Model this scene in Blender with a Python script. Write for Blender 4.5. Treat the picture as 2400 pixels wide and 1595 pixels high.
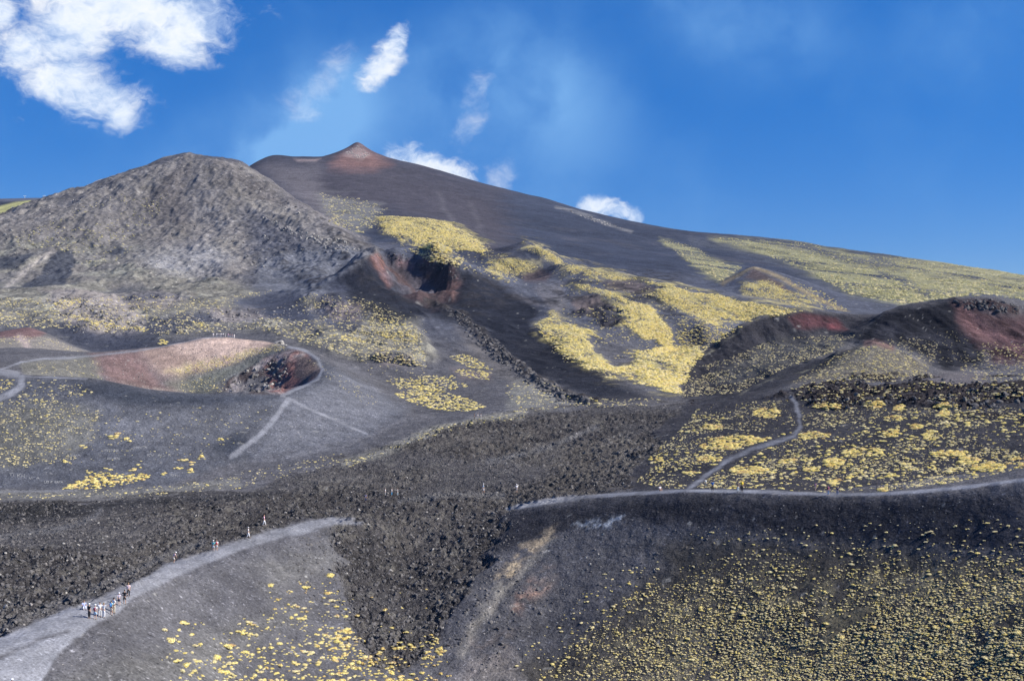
import bpy, bmesh, math, random
import numpy as np
from mathutils import Vector, Matrix, Euler

# ------------------------------------------------------------------ scene, camera, sky, sun
for o in list(bpy.data.objects): bpy.data.objects.remove(o)
SC = bpy.context.scene
C = SC.collection
F, CX, CYP, CAMZ = 2573.0, 1200.0, 797.5, 60.0          # photo focal length / centre in photo pixels; eye height
cam_d = bpy.data.cameras.new('camera'); cam = bpy.data.objects.new('camera', cam_d); C.objects.link(cam)
cam.location = (0, 0, CAMZ); cam.rotation_euler = (math.radians(90), 0, 0)
cam_d.sensor_width = 36; cam_d.lens = 36*F/2400; cam_d.clip_start = 0.5; cam_d.clip_end = 20000
SC.camera = cam
SUN_EL, SUN_AZ = 39.0, 93.0        # azimuth clockwise from +Y (the view direction): from the right, a little behind
sun_d = bpy.data.lights.new('sun', 'SUN'); sun = bpy.data.objects.new('sun', sun_d); C.objects.link(sun)
sun_d.energy = 5.0; sun_d.angle = math.radians(0.5); sun_d.color = (1.0, 0.955, 0.88)
sun.rotation_euler = (math.radians(90-SUN_EL), 0, math.radians(180-SUN_AZ))
sun.location = (600, -200, 700)
W_HAZE = 1.5e-5
SC.view_settings.view_transform = 'Standard'; SC.view_settings.look = 'None'
SC.view_settings.exposure = 0.74; SC.view_settings.gamma = 1.0; SC.view_settings.use_curve_mapping = False

class NT:                                            # small helper to write node trees
    def __init__(s, tree): s.t = tree; s.n = tree.nodes; s.l = tree.links
    def new(s, typ, ins=None, **kw):
        n = s.n.new(typ)
        for k, v in kw.items(): setattr(n, k, v)
        for k, v in (ins or {}).items():
            sock = n.inputs[k]
            if isinstance(v, bpy.types.NodeSocket): s.l.new(v, sock)
            else: sock.default_value = v
        return n
    def math(s, op, a, b=0.0, c=0.0, clamp=False):
        return s.new('ShaderNodeMath', {0: a, 1: b, 2: c}, operation=op, use_clamp=clamp).outputs[0]
    def vec(s, op, a, b=(0, 0, 0)):
        n = s.new('ShaderNodeVectorMath', {0: a, 1: b}, operation=op)
        return n.outputs['Value'] if op in ('DOT_PRODUCT', 'LENGTH') else n.outputs[0]
    def mix(s, f, a, b, blend='MIX'):
        n = s.new('ShaderNodeMix', data_type='RGBA', blend_type=blend)
        for i, v in ((0, f), (6, a), (7, b)):
            if isinstance(v, bpy.types.NodeSocket): s.l.new(v, n.inputs[i])
            else: n.inputs[i].default_value = v
        return n.outputs[2]
    def noise(s, vec, scale, detail=4, rough=0.55, dist=0.0):
        return s.new('ShaderNodeTexNoise', {'Vector': vec, 'Scale': scale, 'Detail': detail, 'Roughness': rough, 'Distortion': dist}).outputs[0]
    def ramp(s, v, a, b, lo=0.0, hi=1.0, smooth=True):
        return s.new('ShaderNodeMapRange', {0: v, 1: a, 2: b, 3: lo, 4: hi}, interpolation_type='SMOOTHSTEP' if smooth else 'LINEAR').outputs[0]

W = bpy.data.worlds.new('World'); SC.world = W; W.use_nodes = True
nt = NT(W.node_tree); nt.n.clear()
sky = nt.new('ShaderNodeTexSky', sky_type='NISHITA', sun_disc=False, sun_elevation=math.radians(SUN_EL), sun_rotation=math.radians(SUN_AZ),
             altitude=2000, air_density=1.0, dust_density=0.15, ozone_density=4.0)
dirv = nt.new('ShaderNodeTexCoord').outputs['Generated']
def dir_of(px, py): return Vector(((px-CX)/F, 1.0, (CYP-py)/F)).normalized()
def blob(px, py, rx, ry, rot=0.0):
    """1 at the centre of a cloud bank that lies in this direction of the sky, 0 at its rim"""
    c = dir_of(px, py); r = Vector((1, 0, 0)); r = (r-c*r.dot(c)).normalized(); u = c.cross(r)*-1
    if u.z < 0: u = -u
    a = math.radians(rot); ex = r*math.cos(a)+u*math.sin(a); ey = -r*math.sin(a)+u*math.cos(a)
    d = nt.vec('SUBTRACT', dirv, c)
    q = nt.new('ShaderNodeCombineXYZ', {0: nt.vec('DOT_PRODUCT', d, ex*(F/rx)), 1: nt.vec('DOT_PRODUCT', d, ey*(F/ry)), 2: nt.vec('DOT_PRODUCT', d, c*4)}).outputs[0]
    return nt.math('SUBTRACT', 1.0, nt.vec('LENGTH', q), clamp=True)
def addall(L):
    r = L[0]
    for v in L[1:]: r = nt.math('MAXIMUM', r, v)
    return r
wv = nt.new('ShaderNodeTexNoise', {'Vector': dirv, 'Scale': 14.0, 'Detail': 4.0, 'Roughness': 0.6}).outputs[1]
dirw = nt.vec('ADD', dirv, nt.vec('MULTIPLY', nt.vec('SUBTRACT', wv, (.5, .5, .5)), (.055, .055, .055)))
dst = nt.new('ShaderNodeMapping', {'Vector': dirw, 'Rotation': (0, math.radians(-38), 0), 'Scale': (0.62, 1.0, 1.25)}).outputs[0]
n1 = nt.noise(dst, 20, 13, 0.66); n2 = nt.noise(dirw, 9, 5, 0.5)
HARD = [(330,0,360,160,0),(170,70,220,140,40),(150,190,150,115,20),(465,40,180,130,0),(215,230,190,90,0),(278,262,70,80,0),(60,115,110,80,30),
        (400,100,150,90,-20),(0,30,60,60,0)]
MED = [(925,105,120,55,60),(890,160,90,50,35),(950,372,110,80,-10),(1050,410,110,65,-25),(1000,390,120,70,-20),
       (1400,488,100,60,0),(1450,495,90,45,-10),(1490,510,45,70,0)]
WISP = [(760,190,130,60,45),(700,240,80,120,20),(1095,300,110,60,45),(1180,415,80,60,40),(1110,210,50,90,-30)]
def cl(L, lo, hi, wid):
    b = addall([blob(*a) for a in L]); thr = nt.ramp(b, 0.0, 0.75, hi, lo, False)
    return nt.math('MULTIPLY', nt.ramp(nt.math('SUBTRACT', n1, thr), 0.0, wid), nt.ramp(b, 0.0, 0.30))
hard = cl(HARD, 0.22, 0.63, 0.34)
med = nt.math('MULTIPLY', cl(MED, 0.30, 0.65, 0.26), 0.95)
wisp = nt.math('MULTIPLY', cl(WISP, 0.34, 0.66, 0.34), 0.40)
SOFT = [(600,345,230,170,0,1.0),(740,270,220,210,20,.75),(1170,180,260,280,30,.5),(1330,260,220,260,0,.4),(850,200,500,260,0,.3),(1720,60,320,200,0,.4),(2350,40,260,240,0,.4),(1250,480,420,120,-14,.25),(520,480,560,160,0,.3)]
soft = None
for px, py, rx, ry, ro, k in SOFT:
    b = nt.math('MULTIPLY', nt.ramp(blob(px, py, rx, ry, ro), 0, 1), k)
    soft = b if soft is None else nt.math('ADD', soft, b)
veil = nt.math('MULTIPLY', nt.ramp(n2, 0.45, 0.8), 0.16)                    # thin veil over the whole sky
soft = nt.math('ADD', nt.math('MULTIPLY', soft, nt.ramp(n2, 0.3, 0.7, 0.25, 1.35)), veil, clamp=True)
tint = nt.new('ShaderNodeHueSaturation', {'Hue': 0.505, 'Saturation': 1.42, 'Value': 1.0, 'Color': sky.outputs[0]}).outputs[0]
bg_sky = nt.new('ShaderNodeBackground', {'Color': tint, 'Strength': 0.084})
bg_veil = nt.new('ShaderNodeBackground', {'Color': (0.22, 0.50, 0.95, 1), 'Strength': 0.54})
ccol = nt.mix(nt.ramp(n1, 0.35, 0.75), (0.62, 0.76, 0.98, 1), (1.0, 1.0, 1.0, 1))
bg_cl = nt.new('ShaderNodeBackground', {'Color': ccol, 'Strength': 0.63})
bg_even = nt.new('ShaderNodeBackground', {'Color': (0.042, 0.185, 0.64, 1), 'Strength': 0.53})
m0 = nt.new('ShaderNodeMixShader', {0: 0.6, 1: bg_sky.outputs[0], 2: bg_even.outputs[0]})
m1 = nt.new('ShaderNodeMixShader', {0: soft, 1: m0.outputs[0], 2: bg_veil.outputs[0]})
cloudf = nt.math('ADD', nt.math('MAXIMUM', hard, med), wisp, clamp=True)
m2 = nt.new('ShaderNodeMixShader', {0: cloudf, 1: m1.outputs[0], 2: bg_cl.outputs[0]})
nt.new('ShaderNodeOutputWorld', {0: m2.outputs[0]})
# ------------------------------------------------------------------ terrain: one height field z(x, y)
rng = np.random.default_rng(7); random.seed(7)
def hash2(ix, iy, seed):
    h = (ix.astype(np.uint32)*np.uint32(374761393)+iy.astype(np.uint32)*np.uint32(668265263)+np.uint32(seed*2246822519 & 0xffffffff))
    h = (h ^ (h >> np.uint32(13)))*np.uint32(1274126177)
    return ((h ^ (h >> np.uint32(16))) & np.uint32(0xffff)).astype(np.float32)/65535.0
def vnoise(x, y, seed=0):
    x0 = np.floor(x); y0 = np.floor(y); fx = (x-x0).astype(np.float32); fy = (y-y0).astype(np.float32)
    ix = x0.astype(np.int64).astype(np.int32); iy = y0.astype(np.int64).astype(np.int32)
    ux = fx*fx*fx*(fx*(fx*6-15)+10); uy = fy*fy*fy*(fy*(fy*6-15)+10)
    a = hash2(ix, iy, seed); b = hash2(ix+1, iy, seed); c = hash2(ix, iy+1, seed); d = hash2(ix+1, iy+1, seed)
    return (a+(b-a)*ux)*(1-uy)+(c+(d-c)*ux)*uy
def fbm(x, y, wl, octv=4, seed=0, rough=0.5):
    s = 0; a = 1; t = 0
    for i in range(octv):
        s = s+a*(vnoise(x/wl+17.3*i, y/wl+9.1*i, seed+i)-0.5); t += a; a *= rough; wl = wl*0.5
    return s*2/t                                                    # about -1 .. 1
def ridge(x, y, wl, octv=3, seed=0):
    s = 0; a = 1; t = 0
    for i in range(octv):
        s = s+a*(1-np.abs(vnoise(x/wl+5.3*i, y/wl+3.7*i, seed+i)*2-1)); t += a; a *= 0.55; wl = wl*0.5
    return s/t
def sstep(v, a, b):
    t = np.clip((v-a)/(b-a), 0, 1); return t*t*(3-2*t)

# feature lines of the land: (photo column, photo row, distance in metres) = points on crests, feet and valley floors
RIM = [(-600,2200,60),(-500,2050,66),(-250,1760,86),(0,1560,106),(120,1490,115),(240,1432,126),(350,1365,141),(450,1318,157),(560,1274,172),(680,1240,186),(790,1217,197),
       (900,1207,203),(1000,1203,207),(1100,1203,207),(1180,1199,204),(1210,1192,203),(1275,1178,200),(1376,1168,195),(1478,1162,188),(1600,1154,180),(1700,1155,175),(1803,1157,170),
       (1939,1163,163),(2041,1163,158),(2176,1155,152),(2278,1144,149),(2400,1129,145),(2650,1090,138),(3000,1040,130)]
rx_, ry_, rY_ = (np.array(v, float) for v in zip(*RIM))
def rimY(px): return np.interp(px, rx_, rY_)
def rimP(px): return np.interp(px, rx_, ry_)
LINES = [RIM,
 [(px, rimP(px)-(8.5 if px > 1150 else 4), float(rimY(px))*1.025) for px in range(1180, 3000, 60)],
 # inside the near crater
 [(300,1500,123),(450,1420,143),(600,1400,154),(750,1400,165),(950,1400,172),(1100,1400,166),(1300,1450,160),(1600,1450,151),(2000,1450,137),(2400,1450,124),(2900,1450,112)],
 [(300,1595,113),(450,1595,122),(600,1595,134),(750,1595,141),(950,1595,148),(1100,1595,148),(1300,1595,147),(1600,1595,140),(2000,1595,128),(2400,1595,116),(2900,1595,104)],
 [(850,1300,184),(950,1300,189),(1060,1300,188),(1150,1290,184),(1300,1300,177),(1600,1300,165),(2000,1300,149),(2400,1300,134),(2900,1280,122)],
 [(200,1900,95),(700,2100,100),(1200,2083,102),(1800,2050,98),(2400,2000,92),(3000,1950,86)],
 [(-100,2700,60),(600,2900,60),(1200,2900,60),(1800,2900,60),(3000,2700,60)],
 [(-600,3300,22),(600,3400,22),(1800,3400,22),(3000,3300,22)],
 # plain and lava left of and beyond the path
 [(-600,1420,130),(-200,1450,125),(0,1452,123),(150,1395,136),(300,1335,152),(450,1288,169)],
 [(-600,1290,160),(0,1290,158),(200,1270,167),(400,1245,180),(600,1215,195)],
 [(-600,1225,180),(0,1222,181),(300,1215,187),(560,1185,205),(700,1180,212)],
 [(-600,1190,196),(0,1192,200),(300,1178,208),(560,1158,220),(800,1160,222)],
 [(-600,1150,226),(0,1152,226),(200,1148,229),(400,1135,233),(520,1100,247),(640,1070,258),(760,1040,271),(850,1015,285),(950,970,313)],
 [(620,1135,232),(760,1100,243),(900,1060,258),(1000,1010,282),(1100,985,295),(1225,968,303),(1376,950,310),(1512,946,306),(1600,938,310)],
 [(900,1150,225),(1100,1148,225),(1300,1138,222),(1400,1130,219),(1500,1128,212)],
 [(900,1105,242),(1100,1075,250),(1300,1055,255),(1500,1050,246)],
 [(1600,1120,202),(1700,1118,198),(1850,1122,188),(2000,1128,179),(2150,1122,172),(2300,1105,170),(2500,1070,166),(3000,1020,160)],
 [(1600,1050,232),(1700,1045,226),(1850,1045,216),(2000,1045,207),(2200,1025,200),(2400,1000,196),(3000,960,190)],
 [(1600,980,275),(1700,975,262),(1850,962,254),(2000,955,248),(2200,945,238),(2400,930,232),(3000,900,225)],
 [(1620,935,318),(1700,926,310),(1850,905,295),(2000,897,286),(2200,893,280),(2400,895,270),(3000,880,265)],
 # the lower crater: rim ring, floor, flank
 [(-600,905,290),(-300,893,296),(-100,880,300),(0,874,306),(54,880,302),(153,883,298),(203,886,297),(254,895,296),(305,905,296),(373,917,296),(475,922,298),(576,921,301),(661,924,304),(712,903,320),
  (746,886,340),(756,863,360),(746,839,385),(712,819,405),(678,812,412),(644,803,422),(576,795,430),(525,789,435),(475,791,435),(407,805,428),(339,817,420),(237,830,405),(170,836,395),(102,838,382),(51,845,362),(0,864,332),(-100,868,322),(-300,872,320)],
 [(120,900,330),(200,925,338),(300,960,347),(400,985,355),(500,985,360),(600,965,358),(680,930,352)],
 [(140,872,352),(250,900,368),(350,915,378),(450,925,384),(560,905,388),(640,885,388),(700,870,378)],
 [(-300,900,345),(-600,900,345)],
 [(756,866,372),(800,868,372),(860,906,358),(916,942,343),(965,968,328)],
 [(800,862,420),(880,890,400),(960,925,372),(1010,950,345)],
 [(330,828,445),(430,815,455),(525,805,462),(620,812,455),(700,826,445)],
 # little red cone at the left edge
 [(-300,850,440),(-100,800,470),(0,777,478),(68,766,480),(110,780,478),(160,805,468),(215,832,440)],
 [(-200,800,520),(0,788,525),(68,788,525),(150,806,515),(230,822,490)],
 # hummocky apron
 [(-600,770,540),(-200,765,550),(0,757,560),(150,752,565),(300,775,540),(420,782,520),(560,778,515),(700,795,500),(820,825,460),(900,850,440)],
 [(-600,735,620),(0,725,630),(120,712,650),(220,735,610),(350,757,575),(480,758,570),(620,752,585),(760,780,530),(900,810,490),(1000,850,450)],
 [(-600,705,720),(0,690,740),(100,700,720),(240,705,700),(350,700,700),(450,710,690),(600,720,650),(750,740,610),(850,770,560),(960,800,510)],
 [(-600,680,820),(0,668,840),(150,680,800),(300,690,780),(420,688,780),(560,680,800),(700,672,800),(780,660,790)],
 # dark left peak
 [(-600,650,1100),(-300,580,1180),(0,507,1250),(70,482,1270),(136,459,1290),(203,436,1310),(305,402,1330),(340,390,1336),(373,375,1340),(405,368,1346),(441,360,1350),(470,367,1345),(519,372,1340),(569,382,1320),(644,432,1240),(705,476,1160),(763,517,1080),(800,544,1030),(850,575,960),(880,592,930)],
 [(-300,640,940),(0,610,980),(150,585,1020),(300,560,1060),(441,540,1080),(560,545,1060),(650,565,1000),(740,590,940)],
 [(-300,660,880),(0,645,900),(200,635,920),(350,630,920),(480,640,900),(600,640,880),(720,635,860)],
 [(-300,640,1400),(0,545,1450),(200,480,1480),(370,425,1500),(441,415,1500),(530,425,1500),(600,450,1460),(680,490,1350),(760,530,1220),(830,570,1080)],
 [(-600,480,2100),(-200,470,2150),(0,466,2200),(100,464,2200),(200,480,2250)],
 [(-300,500,1750),(0,486,1800),(60,478,1800),(120,476,1800)],
 # volcano: skyline and slope
 [(250,480,2450),(450,450,2480),(569,398,2500),(600,379,2500),(641,364,2500),(690,369,2530),(729,372,2550),(752,369,2560),(800,352,2600),(820,342,2615),(837,332,2620),(856,343,2615),(875,355,2610),(915,371,2590),(1003,392,2560),(1102,420,2520),(1173,441,2490),(1275,466,2450),(1359,490,2400),(1478,520,2330),(1546,537,2290),(1600,544,2260),(1668,554,2220),(1746,560,2180),(1803,560,2150),(1888,568,2100),(1990,592,2050),(2041,598,2020),(2176,614,1950),(2278,629,1900),(2400,647,1850),(2700,690,1760),(3000,730,1700)],
 [(0,560,3200),(500,540,3300),(837,480,3400),(1200,560,3300),(1600,620,3000),(2000,670,2800),(2400,720,2500),(3000,790,2300)],
 [(-600,700,4200),(500,680,4200),(1200,680,4200),(2000,740,4200),(3000,800,4200)],
 [(660,430,1950),(750,430,1980),(837,425,2020),(950,450,1950),(1100,490,1800),(1300,540,1650),(1500,580,1550),(1700,600,1500),(1900,620,1450),(2100,645,1350),(2400,690,1200),(3000,770,1050)],
 [(740,500,1500),(850,495,1500),(950,500,1450),(1000,540,1200),(1100,570,1080),(1180,580,1050)],
 [(900,560,1120),(980,580,1080),(1060,600,1000),(1130,605,980)],
 [(1300,600,1150),(1450,620,1080),(1600,640,1020),(1700,655,1000),(1850,650,1080),(2000,670,980),(2200,690,900),(2400,710,850),(3000,780,780)],
 # yellow ridge
 [(1230,566,1000),(1285,588,920),(1332,619,850),(1410,640,790),(1512,657,740),(1600,675,690),(1702,693,650),(1803,718,600),(1881,728,575)],
 [(1260,590,1040),(1332,628,960),(1410,650,900),(1512,666,850),(1600,684,800),(1702,702,760),(1803,722,720)],
 # small cone behind
 [(1690,668,860),(1725,645,880),(1763,626,890),(1800,632,885),(1888,657,860),(1939,684,800),(2041,730,690)],
 [(1695,672,960),(1763,646,1000),(1888,668,960),(2000,700,880)],
 # red cone in the middle
 [(790,646,728),(828,622,746),(866,597,750),(890,586,780),(922,592,790),(955,602,790),(980,600,785),(986,597,785),(1020,600,775),(1061,615,750),(1105,646,738),(1156,668,735),(1240,668,745),(1262,690,715)],
 [(868,604,757),(893,630,738),(915,655,718),(940,685,690),(960,710,662)],
 [(1061,620,757),(1080,650,735),(1078,685,705),(1055,712,668)],
 [(905,622,782),(945,640,776),(985,652,768),(1020,650,768)],
 [(950,670,738),(985,682,728),(1030,678,730)],[(985,705,690),(1005,715,672)],
 [(840,660,700),(815,680,680),(1120,690,690),(1180,700,690)],
 [(800,690,650),(880,715,640),(1000,735,622),(1120,735,630),(1230,730,640),(1270,725,640)],
 [(760,655,800),(800,648,835),(835,632,850),(880,618,880),(960,618,890),(1060,630,860),(1160,655,840),(1240,660,840)],
 # dark cinder fan below it
 [(1000,790,545),(1150,800,530),(1250,790,540),(1350,770,560),(1450,775,545),(1550,770,550),(1650,780,530)],
 [(1000,850,450),(1150,850,455),(1300,850,440),(1450,840,430),(1550,850,425),(1600,850,420)],
 [(1010,925,365),(1130,925,355),(1280,915,352),(1420,905,352),(1540,920,335),(1600,915,345)],
 [(1340,690,700),(1450,715,650),(1550,730,620),(1650,745,600),(1750,755,580)],
 # hills at the right
 [(1600,850,410),(1651,832,418),(1702,798,432),(1735,768,446),(1780,746,456),(1830,735,464),(1888,727,470),(1939,731,475),(2000,739,474),(2047,743,470)],
 [(1640,860,520),(1735,790,530),(1800,765,540),(1888,748,545),(2000,752,545),(2100,740,545),(2300,735,545),(2450,745,540),(3000,800,520)],
 [(1800,800,428),(1870,778,436),(1930,772,440),(1985,775,438)],
 [(1640,905,360),(1735,880,365),(1820,850,372),(1900,825,382)],
 [(2047,745,430),(2024,781,402),(1956,825,368),(1837,868,340),(1735,924,316)],
 [(2075,730,430),(2108,720,430),(2140,713,430),(2176,713,430),(2205,712,430),(2237,700,430),(2285,699,428),(2329,700,425),(2360,706,422),(2390,716,420),(2410,724,420),(2600,750,410),(3000,800,390)],
 [(2080,790,385),(2180,790,388),(2280,790,386),(2400,800,378),(2600,820,370)],
 [(2120,850,340),(2215,868,330),(2300,862,332),(2400,865,325),(3000,880,320)],
 [(1900,868,326),(1966,826,335),(2010,812,334),(2051,802,330),(2095,815,327),(2176,850,322)],
 [(1966,850,362),(2051,828,362),(2130,840,350)],
 [(1950,885,300),(2050,880,300),(2150,882,300)],
]
def resample(L, step=42):
    out = []
    for (a, b) in zip(L[:-1], L[1:]):
        n = max(1, int(math.hypot(b[0]-a[0], (b[1]-a[1]))//step)) if -100 < b[0] < 2500 else 1
        for i in range(n):
            t = i/n; out.append((a[0]+(b[0]-a[0])*t, a[1]+(b[1]-a[1])*t, math.exp(math.log(a[2])*(1-t)+math.log(b[2])*t)))
    out.append(tuple(map(float, L[-1]))); return out
CP = np.array([p for L in LINES for p in resample(L)])
KX, KV, CC = 0.01, 15.0, 0.13
ax, av = CP[:, 0]*KX, np.log(CP[:, 2])*KV
def phi(dx, dv): return np.sqrt(dx*dx+dv*dv+CC*CC)
N = len(CP)
A = np.zeros((N+3, N+3)); A[:N, :N] = phi(ax[:, None]-ax[None], av[:, None]-av[None])-np.eye(N)*0.004
A[:N, N] = 1; A[:N, N+1] = ax; A[:N, N+2] = av; A[N:, :N] = A[:N, N:].T
sol = np.linalg.solve(A, np.concatenate([CP[:, 1], np.zeros(3)]))
PX = np.concatenate([np.arange(-600, -30, 19), np.arange(-30, 2432, 2.7), np.arange(2432, 3000, 19)])
def seg(a, b, n): return np.exp(np.linspace(math.log(a), math.log(b), n, endpoint=False))
YY = np.concatenate([seg(22, 98, 22), seg(98, 215, 300), seg(215, 345, 225), seg(345, 520, 130), seg(520, 900, 135), seg(900, 1380, 210), seg(1380, 2760, 110), seg(2760, 4200, 10), [4200.0]])
nc, nr = len(PX), len(YY)
ci = np.unique(np.r_[0:nc:2, nc-1]); ri = np.unique(np.r_[0:nr:2, nr-1])
gx = (PX[ci]*KX).astype(np.float32); gv = (np.log(YY[ri])*KV).astype(np.float32)
Pc = np.zeros((len(ri), len(ci)), np.float32); w32 = sol.astype(np.float32)
dx2 = (gx[:, None]-ax.astype(np.float32)[None])**2                        # cols x N
for k, v in enumerate(gv):
    dv2 = (v-av.astype(np.float32))**2+np.float32(CC*CC)
    Pc[k] = np.sqrt(dx2+dv2[None]) @ w32[:N] + w32[N]+w32[N+1]*gx+w32[N+2]*v
t1 = np.empty((len(ri), nc), np.float32)
for k in range(len(ri)): t1[k] = np.interp(PX, PX[ci], Pc[k])
P = np.empty((nr, nc), np.float32); lv = np.log(YY); lr = lv[ri]
j = np.clip(np.searchsorted(lr, lv, side='right')-1, 0, len(lr)-2); tt = ((lv-lr[j])/(lr[j+1]-lr[j]))[:, None].astype(np.float32)
P = t1[j]*(1-tt)+t1[j+1]*tt
GPX = np.broadcast_to(PX[None].astype(np.float32), (nr, nc)); GY = np.broadcast_to(YY[:, None].astype(np.float32), (nr, nc))
GX = (GPX-CX)/F*GY
Z = (CYP-P)/F*GY

# soft masks of regions traced in the photograph, laid onto the land they show
def inpoly(x, y, poly):
    r = np.zeros(x.shape, bool); n = len(poly)
    for i in range(n):
        x1, y1 = poly[i]; x2, y2 = poly[(i+1) % n]
        if y1 == y2: continue
        c = ((y1 > y) != (y2 > y)) & (x < (x2-x1)*(y-y1)/(y2-y1)+x1); r ^= c
    return r
def dline(x, y, pts):
    d = np.full(x.shape, 1e9, np.float32)
    for (x1, y1), (x2, y2) in zip(pts[:-1], pts[1:]):
        vx, vy = x2-x1, y2-y1; L = vx*vx+vy*vy+1e-9
        t = np.clip(((x-x1)*vx+(y-y1)*vy)/L, 0, 1)
        d = np.minimum(d, np.hypot(x-x1-t*vx, y-y1-t*vy))
    return d
def ext(shape):
    '''a region that the frame cuts off goes on beyond it'''
    lo = min(p[0] for p in shape) >= -50
    return [(x+380 if x >= 2395 else (x-350 if x <= 5 and lo else x), y) for x, y in shape]
def regions():
    global PYV, RUN, VIS
    PYV = CYP-Z/GY*F
    RUN = np.minimum.accumulate(PYV, axis=0)
    VIS = PYV <= RUN+14
def mask(shape, soft=6.0, warp=0.0, y0=0, y1=1e9, rad=None, wl=None):
    """shape: polygon, or a polyline if rad is given; returns flat indices and weights"""
    shape = ext(shape) if rad is None else shape; xs = [p[0] for p in shape]; ys = [p[1] for p in shape]; m = soft+warp+(rad or 0)+2
    c0, c1 = np.searchsorted(PX, [min(xs)-m, max(xs)+m]); r0, r1 = np.searchsorted(YY, [y0, y1])
    sub = (slice(r0, r1), slice(c0, c1)); py = PYV[sub]
    ok = VIS[sub] & (py > min(ys)-m) & (py < max(ys)+m)
    rr, cc = np.nonzero(ok); rr += r0; cc += c0
    x = GPX[rr, cc].astype(np.float32); y = PYV[rr, cc].astype(np.float32)
    if warp:
        Yv = GY[rr, cc]; w = wl or 0.03
        k = np.exp2(np.round(np.log2(Yv*w)))
        x = x+warp*fbm(GX[rr, cc]/k, Yv/k, 1.0, 4, 31, 0.6); y = y+warp*0.6*fbm(GX[rr, cc]/k+40, Yv/k, 1.0, 4, 57, 0.6)
    if rad is not None: d = dline(x, y, shape)-rad
    else:
        d = dline(x, y, list(shape)+[shape[0]]); d = np.where(inpoly(x, y, shape), -d, d)
    return (rr, cc), sstep(-d, -soft, soft).astype(np.float32)
def field(shapes, **kw):
    f = np.zeros((nr, nc), np.float32)
    for s in shapes:
        idx, w = mask(s, **kw); f[idx] = np.maximum(f[idx], w)
    return f
regions()
PATH_UP = [(0,1495),(102,1448),(197,1411),(295,1373),(390,1323),(502,1285),(593,1255),(678,1231),(780,1209)]
LAVA_POLYS = [
 [(-200,1178),(0,1176),(203,1171),(424,1158),(576,1151),(644,1124),(720,1098),(800,1076),(902,1056),(986,1025),(1088,990),(1173,979),(1224,972),(1376,952),(1512,947),(1600,945),(1560,975),(1536,1056),(1485,1090),(1478,1140),(1376,1158),(1275,1168),(1207,1186),
  (1190,1211),(1139,1309),(1088,1404),(1037,1472),(1000,1540),(960,1560),(870,1560),(850,1530),(820,1455),(806,1370),(800,1290),(780,1240),(800,1212)]+PATH_UP[::-1][1:]+[(-200,1560)],
]
LAVA = field(LAVA_POLYS, soft=15, warp=36, y0=100, y1=340)
OUTC = field([[(1850,925),(1900,895),(1990,880),(2100,878),(2190,890),(2250,905),(2330,880),(2400,895),(2500,900),(2500,985),(2330,990),(2200,960),(2120,945),(2050,950),(1980,960),(1900,950)],
              [(1610,925),(1700,920),(1850,915),(1850,935),(1700,950),(1610,950)]], soft=8, warp=30, y0=200, y1=330)
OUTC *= sstep(fbm(GX, GY, 20, 4, 77, .6), -0.05, 0.30)
CHAN = np.maximum(field([[(1000,712),(1075,735),(1120,775),(1180,830),(1250,885),(1330,930),(1400,945)]], soft=6, warp=14, y0=300, y1=720, rad=7),
                  field([[(1070,740),(1130,800),(1190,850)]], soft=5, warp=10, y0=300, y1=720, rad=4))
CAVE = field([[(1335,735),(1370,715),(1400,700),(1440,725),(1471,755),(1460,770),(1420,765),(1390,745)]], soft=6, warp=16, y0=400, y1=800)
CLIFF = field([[(525,915),(540,892),(580,862),(640,835),(690,822),(715,828),(690,860),(665,918),(610,921),(560,921)]], soft=4, warp=8, y0=300, y1=420)
PEAK = field([[(0,507),(136,459),(305,402),(441,360),(569,381),(705,476),(800,544),(880,592),(850,625),(760,650),(640,670),(520,690),(430,690),(300,670),(150,660),(0,680)]], soft=25, warp=30, y0=700, y1=1400)
CRAG = field([[(100,690),(240,700),(330,745),(340,775),(250,790),(160,770)],[(230,700),(330,692),(450,705),(400,730),(260,735)],[(480,730),(600,725),(640,750),(520,765)],[(720,690),(820,700),(860,730),(760,750)]], soft=14, warp=24, y0=480, y1=900)
OVERH = field([[(2237,705),(2329,704),(2390,722),(2385,735),(2250,722)]], soft=4, warp=6, y0=380, y1=440)

YGRASS = [[(880,500),(930,493),(1000,510),(1060,526),(1110,555),(1155,583),(1140,600),(1090,600),(1030,590),(960,575),(900,545)],
          [(1140,598),(1200,603),(1262,624),(1225,640),(1195,655),(1160,655),(1135,630)],
          [(1225,566),(1290,592),(1335,620),(1410,641),(1400,655),(1350,645),(1280,610),(1240,590)],
          [(1400,640),(1512,658),(1600,676),(1702,694),(1803,719),(1860,735),(1800,745),(1752,756),(1700,760),(1668,765),(1600,740),(1560,715),(1520,690),(1440,668)],
          [(1330,655),(1400,672),(1470,700),(1560,730),(1600,770),(1590,820),(1540,830),(1500,790),(1460,760),(1440,715),(1380,690)],
          [(1291,730),(1376,768),(1444,812),(1478,822),(1546,815),(1640,800),(1650,835),(1615,880),(1600,925),(1546,915),(1478,897),(1410,883),(1359,859),(1315,835),(1275,791),(1251,761)],
          [(1735,665),(1800,655),(1880,690),(1920,715),(1880,722),(1800,700),(1740,690)],
          [(1255,575),(1335,617),(1420,640),(1520,657),(1650,682),(1760,706),(1885,728),(1860,748),(1740,728),(1600,706),(1450,672),(1340,650),(1270,600)]]
yg = field(YGRASS, soft=20, warp=30, y0=300, y1=1400); 
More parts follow.
